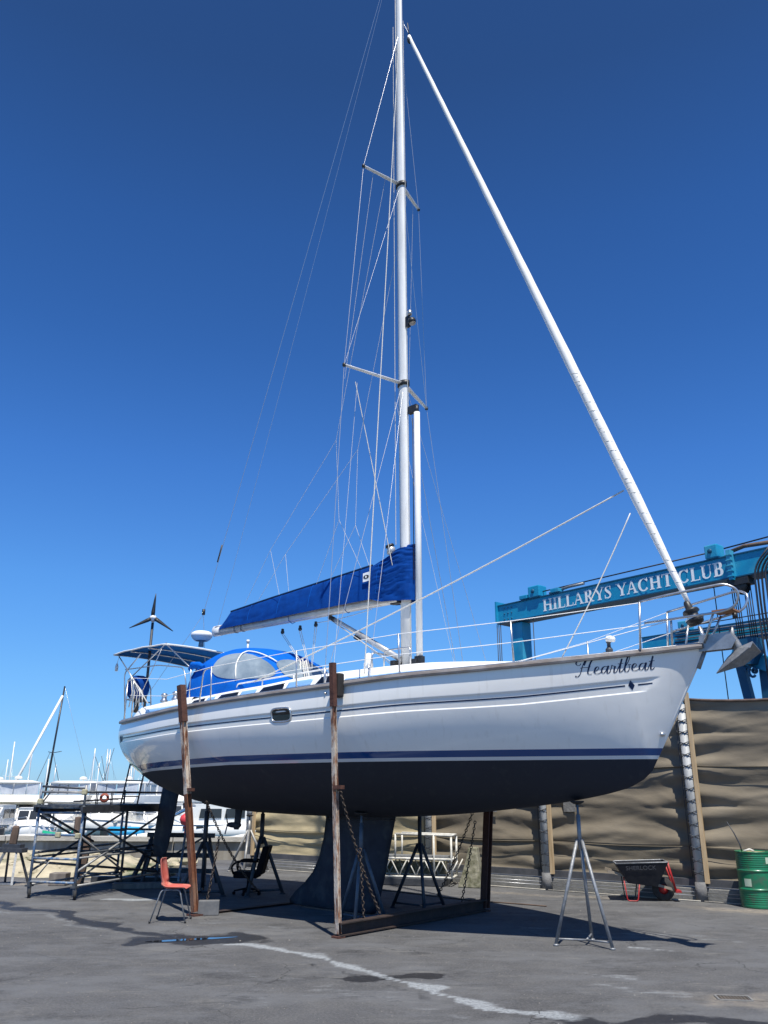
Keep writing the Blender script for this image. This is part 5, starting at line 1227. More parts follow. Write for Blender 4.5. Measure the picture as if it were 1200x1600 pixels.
# ---- green drum with a bent stick
dr = thing('oil_drum', 'green ribbed oil drum with a rusty yellowish lid at the right edge', 'drum', (6.42, 15.35, 0))
prof = [(0, 0), (.28, 0), (.292, .012), (.286, .03)]
z = .04
while z < .86:
    r_ = .286
    for zc in (.29, .585): r_ += .016 * math.exp(-((z - zc) / .014) ** 2)
    if not (.25 < z < .62): r_ += .003 * math.sin(z * 2 * math.pi / .034)
    prof.append((r_, z)); z += .0075
prof += [(.286, .865), (.296, .875), (.294, .89), (.28, .888), (.275, .87)]
g = MB(); g.lathe(prof, n=56); body = g.build('shell', M['drum'], dr)
g = MB(); g.lathe([(0, .868), (.275, .870)], n=32); g.build('lid', M['drumlid'], dr)
def dpatch(a0, a1, z0, z1, m, nm):
    g = MB(); g.grid([[(.2895 * math.cos(a), .2895 * math.sin(a), z) for a in [lerp(a0, a1, k / 6) for k in range(7)]] for z in (z0, z1)]); g.build(nm, m, body)
dpatch(R(-152), R(-128), .34, .46, M['label'], 'paper_label'); dpatch(R(-72), R(-58), .70, .80, M['label'], 'paper_label')
g = MB(); g.tube([(-.22, -.1, .87), (-.24, -.1, 1.0), (-.30, -.05, 1.18), (-.38, .0, 1.36)], [.012, .012, .010, .007], 6); tag(g.build('bent_stick', M['galvdark']), 'thin bent dark stick rising from the green drum', 'stick').location = (6.42, 15.35, 0)
g = MB(); g.tube([(-.2, -.12, .89), (-.1, -.14, .92), (-.02, -.1, .89)], .02, 6); o = tag(g.build('rag', M['drumlid'] if False else M['truss']), 'crumpled pale rag on the lid of the green drum', 'rag'); o.location = (6.42, 15.35, 0)

# ---- white truss gangway on wheels in front of the wall
gw = thing('truss_gangway', 'white painted truss gangway with handrail frame seen between keel and far post', 'gangway', (.62, 18.85, 0), R(-16))
def gt(a, b, r=.02, n='bar'): g = MB(); g.tube([a, b], r, 8); g.build(n, M['truss'], gw)
for y in (-.28, .28):
    gt((-1.6, y, .52), (.92, y, .52), .022, 'chord'); gt((-1.6, y, .17), (.92, y, .17), .022, 'chord'); gt((.92, y, .17), (.92, y, .95 if y < 0 else .95), .022, 'post'); gt((-.28, y, .52), (-.28, y, 1.0), .02, 'post')
    gt((-.28, y, 1.0), (.92, y, .98), .02, 'rail')
    for k in range(7): x = -1.45 + k * .36; gt((x, y, .50), (x + .17, y, .19), .013, 'diagonal'); gt((x + .17, y, .19), (x + .34, y, .50), .013, 'diagonal')
gt((.92, -.28, .52), (.92, .28, .52)); gt((.92, -.28, .17), (.92, .28, .17)); gt((.92, -.28, .98), (.92, .28, .98)); gt((.55, -.28, .17), (.55, -.28, 1.0), .022, 'post')
MB().box((-.35, 0, .555), (2.4, .5, .03)).build('deck_plate', M['galv'], gw)
MB().lathe([(0, -.02), (.06, -.02), (.06, .02), (0, .02)], (.55, -.28, .06), (0, 1, 0), 14).build('castor', M['tyre'], gw)
plain('dark_base_box', 'long dark box under the white truss gangway', 'box', M['galvdark'], (.30, 18.95, 0), (2.2, .7, .15), R(-16))
# mossy concrete wedge
g = MB(); g.loft([[(-.20, -.2, 0), (.28, -.2, 0), (.28, .2, 0), (-.20, .2, 0)], [(-.05, -.16, .45), (.24, -.16, .45), (.24, .16, .45), (-.05, .16, .45)], [(.03, -.14, .76), (.20, -.14, .76), (.20, .14, .76), (.03, .14, .76)]], smooth=False)
o = tag(g.build('concrete_wedge', M['moss'], bev=.02), 'mottled mossy concrete wedge standing beside the far dark post', 'concrete block'); o.location = (1.78, 18.35, 0); o.rotation_euler = (0, 0, R(-16))
g = MB(); g.box((0, 0, .30), (1.9, .25, .26)); o = tag(g.build('mossy_beam', M['moss'], bev=.02), 'mossy concrete beam lying behind the white truss gangway', 'concrete block'); o.location = (.45, 19.35, 0); o.rotation_euler = (0, 0, R(-16))
# hose on the ground
g = MB(); g.tube([V((-.6 + t * .26, 18.0 - t * .22 + .12 * math.sin(t * .6), .012)) for t in range(14)], .011, 5); tag(g.build('garden_hose', M['wood']), 'thin brown hose snaking over the tarmac beyond the hull shadow', 'hose')

# ------------------------------------------------------------------ travel lift behind the wall
tl = thing('travel_lift', 'tall blue boat lift with white lettering on its long girder behind the bow', 'boat lift', (3.46, 24.35, 0), R(-49.77))
def gird(name, y, x0, x1, z0=6.62, z1=7.2, w=.42, m='lift'):
    g = MB(); g.bar((x0, y, (z0 + z1) / 2), (x1, y, (z0 + z1) / 2), w, z1 - z0 - .06); o = g.build(name, M[m], tl)
    g = MB(); g.bar((x0, y, z1 - .015), (x1, y, z1 - .015), w + .07, .03); g.build('flange', M['liftdark'], o)  # both flanges darker than the girder: their shade is put into the colour
    g = MB(); g.bar((x0 - .0, y, z0 + .015), (x1, y, z0 + .015), w + .16, .03); g.build('flange', M['liftdark'], o)
    for x in (x0 + .02, x0 + 2.6, x0 + 5.2, x0 + 7.25): g = MB(); g.bar((x - .015, y, z0 + .03), (x + .015, y, z0 + .03), .001, .001); 
    return o
G1 = gird('girder', .21, .0, 10.5)
G2 = gird('girder', 8.0, -.1, 10.5)
MB().box((-.02, .21, 7.0), (.05, .60, .62)).build('end_plate', M['lift'], G1)
g = MB(); g.box((7.42, -.10, 6.92), (.10, .2, .72)); 
for k in range(5): g.box((7.42, -.17, 6.64 + k * .13), (.14, .10, .02))
g.build('splice_rib', M['lift'], G1)
for y, par in ((.21, tl), (8.0, tl)):
    for x0, xe in ((.48, .88), (8.1, 8.95)):
        g = MB(); g.box(((x0 + xe) / 2, y + .02, 3.3), (xe - x0, .40, 6.6)); g.build('leg', M['lift'], tl, bev=.03)
# winch blocks and sheaves on the girders
for x, y, s in ((1.45, .1, 1.), (6.95, .1, .8), (1.6, 7.9, 1.), (6.8, 7.9, 1.)):
    g = MB(); g.box((x, y, 7.37), (.42 * s, .36, .34)); b = g.build('winch_block', M['lift'], tl, bev=.03)
    g = MB(); g.lathe([(0, -.02), (.05, -.02), (.06, 0), (.05, .02), (0, .02)], (x - .02, y - .19, 7.38), (0, 1, 0), 18); g.build('sheave', M['liftdark'], b)
for x in (.95, 2.1): MB().box((x + .1, .05, 7.27), (.3, .25, .12)).build('motor_box', M['lift'], tl, bev=.02)
g = MB(); g.tube([(1.9, .1, 7.26), (2.6, .1, 7.33), (3.1, .1, 7.33)], .04, 8); g.build('hydraulic_pipe', M['galv'], tl)
g = MB(); g.tube([(7.3, .1, 7.3), (7.7, .1, 7.37), (8.3, .1, 7.33)], .05, 8); g.build('hydraulic_pipe', M['wood'], tl)
for y in (.1, 7.9):
    MB().tube([(1.6, y, 7.36), (6.8, y, 7.40)], .018, 6).build('haul_cable', M['cable'], tl)
    MB().tube([(7.2, y, 7.42), (10.5, y, 7.55)], .018, 6).build('haul_cable', M['cable'], tl)
# suspended cables and hoist blocks
def cables(xs, y, z0, z1, dx=0.):
    for x in xs: MB().tube([(x, y, z0), (x + dx, y, z1)], .013, 5).build('hoist_cable', M['cable'], tl)
cables([-.02, .05, .12], -.05, 6.62, 3.2); cables([1.36], -.05, 6.62, 3.0)
cables([7.28, 7.33, 7.38, 7.43], .05, 6.4, 5.1); cables([7.58, 7.63, 7.68, 7.73], .05, 6.4, 5.1); cables([6.72], .3, 6.62, 3.3)
g = MB(); g.lathe([(.0, -.12), (.16, -.12), (.19, -.08), (.13, -.04), (.13, .04), (.19, .08), (.16, .12), (0, .12)], (7.52, .05, 6.42), (0, 1, 0), 20).box((7.52, .05, 6.52), (.5, .3, .16)); g.build('upper_sheave', M['black'], tl)
g = MB(); g.loft([[(7.5 + a * k, .05 + b * .15, z) for a, b in ((-1, -1), (1, -1), (1, 1), (-1, 1))] for z, k in ((5.18, .26), (4.9, .28), (4.72, .16), (4.6, .10))], smooth=False); hb = g.build('hoist_block', M['liftdark'], tl)
g = MB(); g.tube([(7.5 + .08 * math.cos(a), .05, 4.45 + .12 * math.sin(a)) for a in [k * .5 for k in range(12)]], .03, 6); g.build('shackle', M['liftdark'], hb)
# hose bundle on the near right leg
for k in range(7):
    x = 8.0 + k * .085; g = MB(); g.tube(rounded([(x + .5, -.32 - .03 * (k % 3), 7.15 - .05 * k), (x + .05, -.34 - .03 * (k % 2), 6.7), (x, -.30 - .03 * (k % 3), 5.6), (x + .05 * math.sin(k), -.30, 3.6)], .35), .022, 6); g.build('hose', M['hose'] if k % 3 else M['galvdark'], tl)
for k in range(5):
    g = MB(); g.tube([(1.2 + .02 * k, 7.72, 6.72 + .10 * k), (4.0, 7.70, 6.70 + .10 * k + .02 * math.sin(k)), (9.5, 7.72, 6.72 + .09 * k)], .022, 6); g.build('hose', M['hose'] if k % 2 else M['galv'], tl)
# lower frame seen beneath the girders
g = MB(); g.bar((7.0, .3, 4.92), (8.1, .3, 4.48), .30, .34); lf = g.build('lower_arm', M['lift'], tl, bev=.02)
g = MB(); g.bar((7.12, .3, 4.75), (7.45, .3, 2.0), .16, .20); g.build('strut', M['liftdark'], tl); g = MB(); g.bar((7.68, .3, 4.5), (7.62, .3, 2.0), .16, .22); g.build('strut', M['liftdark'], tl)
g = MB()
for a in (0, .16): g.lathe([(.025, -.03), (.07, -.03), (.07, .03), (.025, .03)], (7.36 + a, .12, 4.52 - a * .3), (0, 1, 0), 12)
g.build('lug', M['liftdark'], lf)
MB().box((8.5, 4.0, 6.9), (.4, 7.4, .5)).build('cross_beam', M['lift'], tl)
for y in (.25, 8.0):
    for x in (.8, 8.5):
        g = MB(); g.lathe([(.25, -.25), (.62, -.25), (.7, -.15), (.7, .15), (.62, .25), (.25, .25)], (x, y, .70), (0, 1, 0), 24); g.build('tyre', M['tyre'], tl)

# serif capitals on the girder
def serif_glyph(ch):
    T, t, s = .23, .09, .07   # thick, thin, serif thickness (cap height 1)
    P_ = []  # polygons
    def rect(x0, y0, x1, y1): P_.append([(x0, y0), (x1, y0), (x1, y1), (x0, y1)])
    def stem(x, w=T, y0=0, y1=1, serif=(1, 1), sw=.10):
        rect(x, y0, x + w, y1)
        if serif[0]: rect(x - sw, y0, x + w + sw, y0 + s)
        if serif[1]: rect(x - sw, y1 - s, x + w + sw, y1)
    def diag(x0, y0, x1, y1, w): P_.append([(x0, y0), (x0 + w, y0), (x1 + w, y1), (x1, y1)])
    def curve(pts):  # (x,y,w) centre line with width
        L = []; Rr = []
        for i, (x, y, w) in enumerate(pts):
            a = pts[max(i - 1, 0)]; b = pts[min(i + 1, len(pts) - 1)]; dx, dy = b[0] - a[0], b[1] - a[1]; l_ = math.hypot(dx, dy) or 1
            L.append((x - dy / l_ * w / 2, y + dx / l_ * w / 2)); Rr.append((x + dy / l_ * w / 2, y - dx / l_ * w / 2))
        for i in range(len(pts) - 1): P_.append([L[i], Rr[i], Rr[i + 1], L[i + 1]])
    def ell(cx, cy, rx, ry, a0, a1, n=18, wv=T, wh=t):
        curve([(cx + rx * math.cos(a), cy + ry * math.sin(a), lerp(wh, wv, abs(math.cos(a)) ** 1.5)) for a in [R(lerp(a0, a1, k / n)) for k in range(n + 1)]])
    if ch == 'H': stem(.1); stem(.72); rect(.3, .47, .72, .47 + t); return P_, 1.08
    if ch == 'I': stem(.1); return P_, .46
    if ch == 'L': stem(.1); rect(.3, 0, .78, s); P_.append([(.72, 0), (.80, 0), (.80, .26), (.75, .26)]); return P_, .84
    if ch == 'A': diag(.06, 0, .40, 1, t); P_.append([(.40, 1), (.52, 1), (.92, 0), (.70, 0)]); rect(.2, .32, .75, .32 + t); rect(-.04, 0, .22, s); rect(.60, 0, 1.02, s); return P_, 1.02
    if ch == 'R': stem(.1); rect(.28, 1 - t, .50, 1); rect(.28, .47, .50, .47 + t); ell(.48, .75, .20, .235, 90, -90); P_.append([(.42, .47), (.60, .50), (.96, 0), (.74, 0)]); rect(.74, 0, 1.04, s); return P_, 1.0
    if ch == 'Y': P_.append([(.0, 1), (.24, 1), (.58, .42), (.42, .42)]); diag(.50, .42, .82, 1, t); stem(.40, T, 0, .46, (1, 0)); rect(-.08, 1 - s, .32, 1); rect(.70, 1 - s, 1.0, 1); return P_, .94
    if ch == 'S':
        curve([(.62, .78, .05), (.60, .92, .07), (.38, .965, t), (.20, .90, .13), (.17, .74, .19), (.30, .60, .21), (.50, .45, .21), (.61, .28, .19), (.56, .11, .13), (.36, .035, t), (.14, .08, .07), (.10, .25, .05)]); P_.append([(.60, .70), (.66, .70), (.66, 1), (.61, 1)]); P_.append([(.06, .0), (.11, .0), (.12, .32), (.06, .32)]); return P_, .76
    if ch == 'C': ell(.52, .5, .40, .465, 38, 322, 26); P_.append([(.82, .70), (.89, .70), (.89, 1), (.83, 1)]); return P_, .98
    if ch == 'T': stem(.36, T, 0, 1, (1, 0)); rect(.04, 1 - t, .88, 1); P_.append([(.0, .74), (.05, .74), (.10, 1), (.02, 1)]); P_.append([(.87, .74), (.92, .74), (.90, 1), (.82, 1)]); return P_, .94
    if ch == 'U': stem(.1, T, .3, 1, (0, 1)); stem(.72, t, .3, 1, (0, 1)); curve([(.20, .32, T), (.22, .16, .19), (.34, .05, .12), (.50, .035, t), (.66, .08, t), (.74, .2, t), (.757, .32, t)]); return P_, .96
    if ch == 'B': stem(.1); rect(.28, 1 - t, .46, 1); rect(.28, .48, .48, .48 + t); rect(.28, 0, .48, t); ell(.45, .755, .18, .225, 90, -90); ell(.48, .265, .22, .245, 90, -90); return P_, .84
    return [], .5
capw, x = .335, 1.72
txt = 'HILLARYS YACHT CLUB'; adv = [serif_glyph(c)[1] + .05 if c != ' ' else .42 for c in txt]; kx = (7.20 - 1.72) / (sum(adv) * capw)
for c, a in zip(txt, adv):
    polys, _ = serif_glyph(c)
    if polys:
        g = MB()
        for i, p_ in enumerate(polys):
            d = -.008 - .0006 * i
            g.add([(x + px * capw * kx, d, 6.75 + py * capw) for px, py in p_], [tuple(range(4))])
        g.build('letter', M['letter'], G1)
    x += a * capw * kx

# ------------------------------------------------------------------ boats in the harbour
WZ = -1.2
def cruiser(label, loc, rz, L=11.5, Bm=4.0, fly=True, hullm='boatwhite', dark=None, dome=True, rods=(), grp='motor cruisers moored beyond the quay wall', s=1.):
    t = thing('motor_cruiser', label, 'motor cruiser', (loc[0], loc[1], WZ), R(rz), grp)
    h = Bm / 2; g = MB(); rings = []
    for u, b, zs, zk in ((-L / 2, .92, .95, -.3), (-L / 4, 1, .95, -.4), (0, 1, .98, -.45), (L * .2, .93, 1.03, -.45), (L * .35, .70, 1.10, -.35), (L * .45, .40, 1.18, -.1), (L * .5, .05, 1.24, .3)):
        rings.append([(u, y * h * b, lerp(zk, zs, z)) for y, z in ((-1, 1), (-.99, .62), (-.95, .36), (0, 0), (.95, .36), (.99, .62), (1, 1), (.9, 1.01), (-.9, 1.01))])
    g.loft(rings); hl = g.build('hull', M[hullm], t)
    g = MB()
    for sg in (-1, 1): g.tube([(u, y * h * b * 1.01, zs - .02) for u, b, zs, _ in ((-L / 2, .92, .95, 0), (0, 1, .98, 0), (L * .2, .93, 1.03, 0), (L * .35, .70, 1.10, 0), (L * .45, .40, 1.18, 0), (L * .5, .05, 1.24, 0)) for y in (sg,)], .03, 5)
    g.build('rub_strake', M['alugrey'], hl)
    for sg in (-1, 1):
        for k in range(3): MB().box((-L * .05 + k * .9, sg * h * .985, .82), (.55, .03, .14)).build('hull_window', M['boatglass'], hl)
    g = MB(); g.loft([[(x, y * h, z) for x, y in ((-L * .28, -.82), (xf, -.78), (xf + .25, -.3), (xf + .25, .3), (xf, .78), (-L * .28, .82))] for xf, z in ((L * .34, .95), (L * .20, 1.38), (L * .06, 2.15), (L * .07, 2.3))], smooth=False); ho = g.build('cabin', M[dark or hullm], t)
    # window band pieces
    for y0, y1 in ((-.72, -.28), (-.22, .22), (.28, .72)):
        g = MB(); xs = lambda z, y: lerp(L * .18, L * .06, (z - 1.5) / .65) + (.27 if abs(y) < .5 else .16)
        g.add([(xs(1.55, y0), y0 * h, 1.55), (xs(1.55, y1), y1 * h, 1.55), (xs(2.1, y1), y1 * h, 2.1), (xs(2.1, y0), y0 * h, 2.1)], [(0, 1, 2, 3)]); g.build('windscreen', M['boatglass'], ho, solid=.03)
    for sg in (-1, 1):
        for a, b in ((-.25, -.12), (-.10, .04)):
            g = MB(); g.add([(L * a, sg * .83 * h, 1.4), (L * b, sg * .83 * h, 1.4), (L * b - .1, sg * .825 * h, 2.0), (L * a, sg * .825 * h, 2.0)], [(0, 1, 2, 3)]); g.build('side_window', M['boatglass'], ho, solid=.03)
    if fly:
        g = MB(); g.loft([[(x, y * h, z) for x, y in ((-L * .33, -.9), (xf, -.86), (xf + .35, -.3), (xf + .35, .3), (xf, .86), (-L * .33, .9))] for xf, z in ((L * .10, 2.2), (L * .125, 2.35), (L * .08, 2.85))], smooth=False); fb = g.build('flybridge', M['boatcream' if dark == 'boatcream' else 'boatwhite'], t, bev=.06)
        g = MB(); g.loft([[(x, y * h * k, z) for x, y in ((-L * .25, -.86), (L * .05, -.82), (L * .09, 0), (L * .05, .82), (-L * .25, .86))] for z, k in ((3.70, 1), (3.80, 1.02), (3.92, .7))], smooth=True); rf = g.build('hardtop', M['boatwhite'], t)
        for y0, y1 in ((-.80, -.42), (-.38, 0), (.04, .40), (.44, .80)):
            g = MB(); xz = lambda y: L * .05 + .35 * (1 - abs(y)); g.add([(xz(y0), y0 * h, 2.9), (xz(y1), y1 * h, 2.9), (xz(y1) - .1, y1 * h, 3.68), (xz(y0) - .1, y0 * h, 3.68)], [(0, 1, 2, 3)]); g.build('clear_panel', M['clear'], rf)
        for sg in (-1, 1):
            for a, b in ((-.24, -.15), (-.14, -.05), (-.04, .045)):
                g = MB(); g.add([(L * a, sg * .85 * h, 2.88), (L * b, sg * .84 * h, 2.88), (L * b, sg * .84 * h, 3.68), (L * a, sg * .85 * h, 3.68)], [(0, 1, 2, 3)]); g.build('clear_panel', M['clear'], rf)
            for a in (-.245, -.145, -.045, .048): MB().tube([(L * a, sg * .855 * h, 2.8), (L * a, sg * .84 * h, 3.72)], .03, 5).build('canopy_pole', M['boatwhite'], rf)
        zt = 3.92
    else: zt = 2.32
    if dome:
        g = MB(); g.lathe([(0, 0), (.28, 0), (.32, .1), (.2, .22), (0, .25)], (-L * .08, .2, zt + .12), n=14).tube([(-L * .08, .2, zt - .1), (-L * .08, .2, zt + .15)], .05, 6); g.build('radar_dome', M['boatwhite'], t)
    for (x, y, dx, dy, hh) in rods:
        MB().tube([(x, y, zt - .4), (x + dx, y + dy, zt + hh)], .022, 5).build('outrigger', M['scafdark'], t)
    for sg in (-1, 1):
        g = MB(); pts = [(L * .15, sg * h * .92, 1.6), (L * .35, sg * h * .66, 1.68), (L * .47, sg * h * .2, 1.78)]
        g.tube(pts, .022, 5)
        for q in pts: g.tube([q, (q[0], q[1], q[2] - .6)], .018, 5)
        g.build('bow_rail', M['steel'], t)
    t.scale = (s, s, s)
    return t
cruiser('big cream motor cruiser with clear flybridge curtains at the left edge of the photo', (-29.0, 68), -70, 13, 4.6, dark='boatcream', rods=((0, 1.5, -1, .8, 2.2),))
cruiser('white flybridge cruiser right behind the scaffold tower', (-25.0, 70), -101, 12, 4.2, rods=((-1, 1.9, .3, .9, 2.6), (-1, -1.9, .3, -.9, 2.6)))
cruiser('white cruiser with tall upright flybridge screens between scaffold and rudder', (-20.9, 69), -97, 12, 4.2, rods=((-1, 1.8, .2, 1.4, 2.6), (-1, -1.8, .2, -1.0, 1.9), (0, -1.2, .2, -.6, 1.9)))
cruiser('white cruiser partly hidden by the yacht rudder', (-16.6, 66), -75, 10, 3.6, fly=False)
cruiser('low white motor cruiser seen beneath the stern of the yacht', (-12.8, 62), -160, 11, 3.8, fly=False, dome=False)
cruiser('white motor cruiser beyond the pale tripod stand', (-8.6, 66), -20, 11, 3.8, fly=False, dome=False)
cruiser('distant low white cruiser beside the open runabout', (-33.5, 74), -95, 11, 4.0)
cruiser('farthest white cruiser, only its roof showing above the moored row', (-22.8, 92), -80, 12, 4.2, s=1.15)
cruiser('far white cruiser showing between the flybridge boats and rudder', (-24.8, 104), -120, 12, 4.2, s=1.2)
def runabout(label, loc, rz, col, L=5.5, cat='runabout', cov=None):
    t = thing('open_runabout', label, cat, (loc[0], loc[1], WZ), R(rz)); h = L * .18; g = MB(); rings = []
    for u, b, zs, zk in ((-.5, .9, .65, -.15), (-.2, 1, .68, -.2), (.15, .9, .75, -.2), (.35, .55, .85, -.1), (.5, .04, .98, .55)):
        rings.append([(u * L, y * h * b, lerp(zk, zs, z)) for y, z in ((-1, 1), (-.85, .45), (0, 0), (.85, .45), (1, 1), (.8, .98), (0, .86), (-.8, .98))])
    g.loft(rings); g.build('hull', M[col], t)
    g = MB(); g.add([(L * .02, -h * .6, .75), (L * .02, h * .6, .75), (-L * .06, h * .5, 1.2), (-L * .06, -h * .5, 1.2)], [(0, 1, 2, 3)]); g.build('windscreen', M['clear'], t, solid=.02)
    MB().box((-L * .53, 0, .75), (.3, .35, .6)).build('outboard', M['black'], t, bev=.06)
    if cov: g = MB(); g.loft([[(x, y * h, z) for x, y in ((-L * .45, -.9), (L * .2, -.85), (L * .2, .85), (-L * .45, .9))] for z in (.72, .95)] + [[(x, y * h * .2, 1.15) for x, y in ((-L * .4, -.9), (L * .15, -.85), (L * .15, .85), (-L * .4, .9))]]); g.build('boat_cover', M[cov], t)
    return t
runabout('small green open boat just beyond the quay wall behind the scaffold', (-17.6, 50), 175, 'green', 3.6)
runabout('small white boat under a bright cyan cover beside the green boat', (-14.6, 51), -10, 'boatwhite', 3.2, cov='cyan')
runabout('white runabout floating behind the scaffold braces', (-19.9, 52), 15, 'boatwhite', 4.6)
runabout('white dinghy close under the quay wall below the yacht stern', (-9.4, 47), 10, 'boatwhite', 4.2, cat='dinghy')
def sailboat(label, loc, rz, mh, mm='boatwhite', L=9, lean=0., furl=True, hm='boatwhite', grp='sailing boats with bare masts far across the harbour'):
    t = thing('moored_sailing_boat', label, 'sailing boat', (loc[0], loc[1], WZ), R(rz), grp); h = L * .15; g = MB(); rings = []
    for u, b, zs, zk in ((-.5, .6, .9, .0), (-.25, .95, .85, -.3), (0, 1, .9, -.4), (.25, .75, 1.0, -.3), (.42, .3, 1.12, 0), (.5, .03, 1.2, .7)):
        rings.append([(u * L, y * h * b, lerp(zk, zs, z)) for y, z in ((-1, 1), (-.9, .5), (0, 0), (.9, .5), (1, 1), (0, 1.05))])
    g.loft(rings); g.build('hull', M[hm], t)
    g = MB(); g.loft([[(x * k, y * k, z) for x, y in ((-L * .2, -h * .6), (L * .2, -h * .4), (L * .2, h * .4), (-L * .2, h * .6))] for z, k in ((.85, 1), (1.3, .92), (1.36, .8))], smooth=False); g.build('cabin', M['boatwhite'], t)
    MB().tube([(L * .08, 0, .9), (L * .08 + lean, 0, mh)], [.10, .07], 8).build('mast', M[mm], t)
    MB().tube([(L * .08, 0, 1.9), (-L * .35, 0, 2.0)], .1, 8).build('boom', M['bluecanvas'] if mm != 'carbon' else M['carbon'], t)
    for sg in (-1, 1): MB().tube([(L * .08 + lean * .5, 0, mh * .52), (L * .06 + lean * .5, sg * .9, mh * .53)], .03, 5).build('spreader', M[mm], t)
    MB().tube([(L * .5, 0, 1.2), (L * .09 + lean, 0, mh * .93)], .11 if furl else .02, 7).build('furled_headsail' if furl else 'forestay', M['boatwhite'] if furl else M['wire'], t)
    MB().tube([(-L * .5, 0, 1.0), (L * .08 + lean, 0, mh)], .015, 4).build('backstay', M['wire'], t)
    return t
sailboat('moored sailing boat with a tall black mast and white furled headsail', (-29.0, 76), -122, 12.2, 'carbon', 10, lean=-.7, grp=None)
sailboat('white-masted sailing boat far off at the left edge of the harbour', (-52, 120), -60, 9.8, 'boatwhite', 9, lean=-.5, furl=False)
sailboat('far sailing boat with a thin white mast just left of the black mast', (-47.5, 122), 120, 7.6, 'boatwhite', 8, furl=False)
sailboat('sailing boat with a white mast rising between the two flybridge cruisers', (-40.8, 121), -80, 9.0, 'boatwhite', 9, lean=-.5, furl=False)
sailboat('small far sailing boat with a short mast nearest to the yacht stern', (-35.6, 122), 110, 7.2, 'boatwhite', 8, furl=False)
sailboat('white sailing boat with a dark blue boom cover visible under the yacht', (-12.2, 74), -15, 10, 'boatwhite', 10, furl=False, grp=None)
for i, (x, y, m, lb) in enumerate(((-19.6, 44, 'woodgrey', 'grey mooring pile in the water behind the left scaffold frame'), (-16.0, 46, 'wood', 'stubby brown mooring pile next to the green boat'), (-15.9, 34, 'woodgrey', 'grey pile rising just beyond the wall behind the scaffold'))):
    g = MB(); g.lathe([(.16, -1.6), (.16, .55 if i < 2 else -.1), (.14, .6 if i < 2 else -.04), (0, .62 if i < 2 else 0)], n=12); o = tag(g.build('mooring_pile', M[m]), lb, 'pile', 'mooring piles beyond the quay wall'); o.location = (x, y, 0)
for (x, y, z, m, r_, lb) in ((-9.9, 44, .55, 'red', .30, 'bright red buoy hanging on a boat seen beneath the hull'),):
    g = MB(); g.lathe([(0, -r_), (r_ * .7, -r_ * .7), (r_, 0), (r_ * .8, r_ * .6), (r_ * .2, r_), (0, r_ * 1.2)], n=16).tube([(0, 0, -r_), (0, 0, -1.8)], .03, 6); o = tag(g.build('buoy', M[m]), lb, 'buoy'); o.location = (x, y, z)
# more of the harbour: a second, tighter row of moored boats and their masts
cruiser('white sport cruiser moored between the cream cruiser and the black mast', (-27.2, 60), -82, 9, 3.2, fly=False, dome=False, s=.95)
cruiser('white flybridge cruiser with a dark blue cabin right of the tall screens', (-18.6, 78), -110, 11, 3.8, dark='navy')
cruiser('small white cruiser low behind the green boat', (-22.6, 57), -72, 8, 3.0, fly=False, dome=False, s=.9)
sailboat('distant sailing boat with a slim white mast above the cream cruiser', (-46.0, 112), -70, 8.2, 'boatwhite', 8, furl=False)
sailboat('distant sailing boat with a grey mast right of the black mast', (-36.8, 116), -95, 8.6, 'alugrey', 8, furl=False)
sailboat('distant sailing boat whose mast stands above the flybridge screens', (-32.5, 118), -100, 7.9, 'alugrey', 8, furl=False)
# square repair patches and tie eyelets on the shade cloth
for bay, t, z, w_, h_ in ((1, .17, 1.62, .26, .30), (2, .55, 1.5, .2, .12), (3, .5, .75, .22, .08)):
    A_, B_ = WP[bay + 1], WP[bay]; c = A_.lerp(B_, t) + nrm * .05 + V((0, 0, z))
    MB().box(c, (w_, .006, h_), Matrix.Rotation(math.atan2(wd.y, wd.x), 3, 'Z')).build('patch', M['kerb'] if bay < 3 else M['wood'], tw)
# ordinary yard litter: rags, a paint tin and cable offcuts
def tin(label, loc, m, r_=.085, h=.18):
    g = MB(); g.lathe([(0, 0), (r_, 0), (r_, h), (r_ * 1.04, h), (r_ * 1.04, h + .012), (r_ * .9, h + .008), (0, h + .008)], n=20)
    o = tag(g.build('paint_tin', m), label, 'tin'); o.location = loc
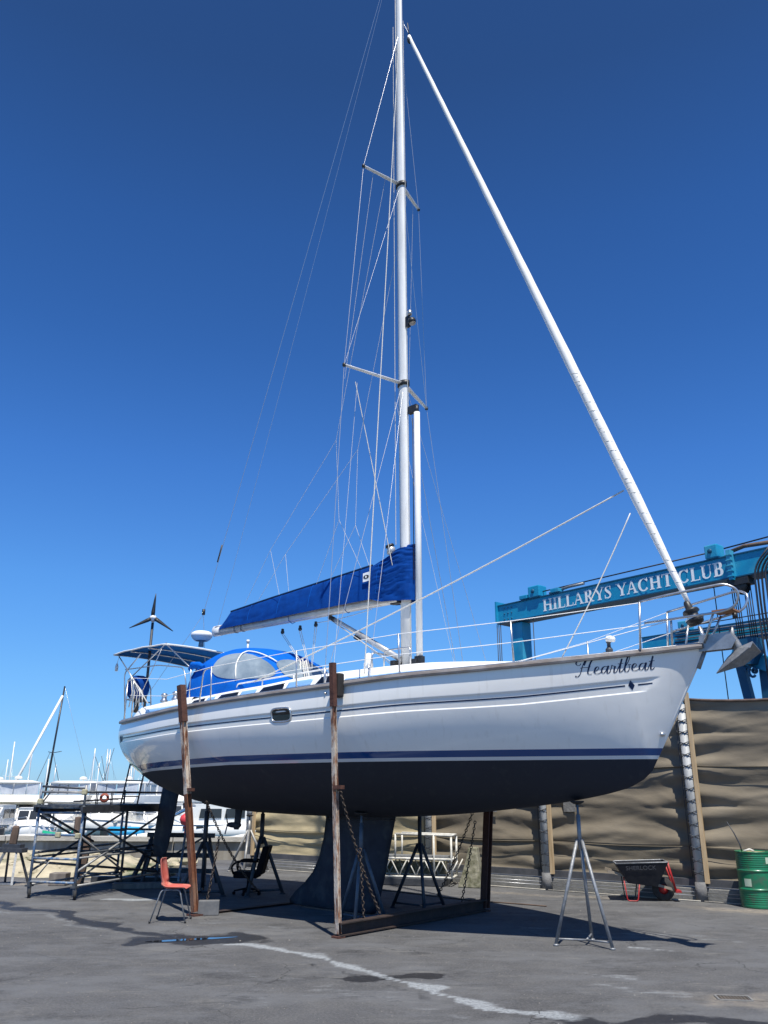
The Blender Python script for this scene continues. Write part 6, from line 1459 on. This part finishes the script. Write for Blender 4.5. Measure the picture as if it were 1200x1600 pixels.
# thin masts crowding the far side of the harbour
for k, (x, y, h_) in enumerate(((-66, 150, 8.5), (-57, 148, 7.6), (-50, 150, 7.9), (-47.5, 146, 10.2), (-45, 152, 8.2), (-42.8, 150, 9.0)  )):
    sailboat('far-off sailing boat, one of the thin pale masts low above the motor cruisers', (x, y), rnd.uniform(0, 360), h_, 'alugrey' if k % 2 else 'boatwhite', 8, lean=rnd.uniform(-.3, .3), furl=False, grp='thin masts at the far side of the harbour')
# stitched seams and ties of the sail cover
for u in (3.6, 4.5, 5.4, 6.25, 7.15):
    g = MB(); g.tube([V(cover_pt(u, math.pi * k / 24)) * 1.0 + V((0, -.004 * math.cos(math.pi * k / 24), .002)) for k in range(1, 24)], .0035, 4, cap=False); g.build('seam', M['bluecanvas2'], cov)
for u in (4.8, 6.3):
    g = MB(); g.tube([P(u, .10, 5.03), P(u + .01, .09, 4.92), P(u + .02, 0, 4.87), P(u + .01, -.09, 4.92)], .006, 5); g.build('tie', M['bluecanvas'], cov)
# bolts, welded plates and rust runs on the lift girder
for x0 in (.25, 8.2):
    g = MB()
    for i in range(3):
        for k in range(3): g.lathe([(0, .018), (.022, .016), (.022, 0)], (x0 + i * .14, -.001, 6.74 + k * .17), (0, -1, 0), 6)
    g.build('bolts', M['liftdark'], G1, kind='stuff')
for x0 in (2.9, 5.6): MB().box((x0, -.002, 6.9), (.03, .012, .52)).build('weld_plate', M['lift'], G1)
# keel joint line
g = MB(); g.tube([V(q) * 1.0 for q in foil(5.885, 7.455, .104, 1.40)], .006, 4, closed=True); g.build('keel_joint', M['galvdark'], yacht)
# dark steelwork standing between the rudder and the thick post
t = thing('steel_trestle', 'dark steel trestle with two cross bars in the gap between rudder and thick rusty post', 'trestle', (-4.25, 18.75, 0), R(-10))
for x in (-.55, .55):
    for y in (-.25, .25): MB().bar((x * 1.25, y * 1.4, 0), (x, y * .3, .98), .05, .05).build('leg', M['galvdark'], t)
for z, m in ((.95, 'galvdark'), (.56, 'galvdark'), (.26, 'scafdark')): MB().bar((-.75, -.1, z), (.75, -.1, z), .06, .09).build('cross_bar', M[m], t)
MB().bar((-.6, -.12, .3), (.5, -.12, .9), .035, .035).build('brace', M['scafdark'], t)
MB().bar((.1, -.3, 0), (.12, -.12, 1.15), .04, .04).build('upright', M['scafblue'], t)
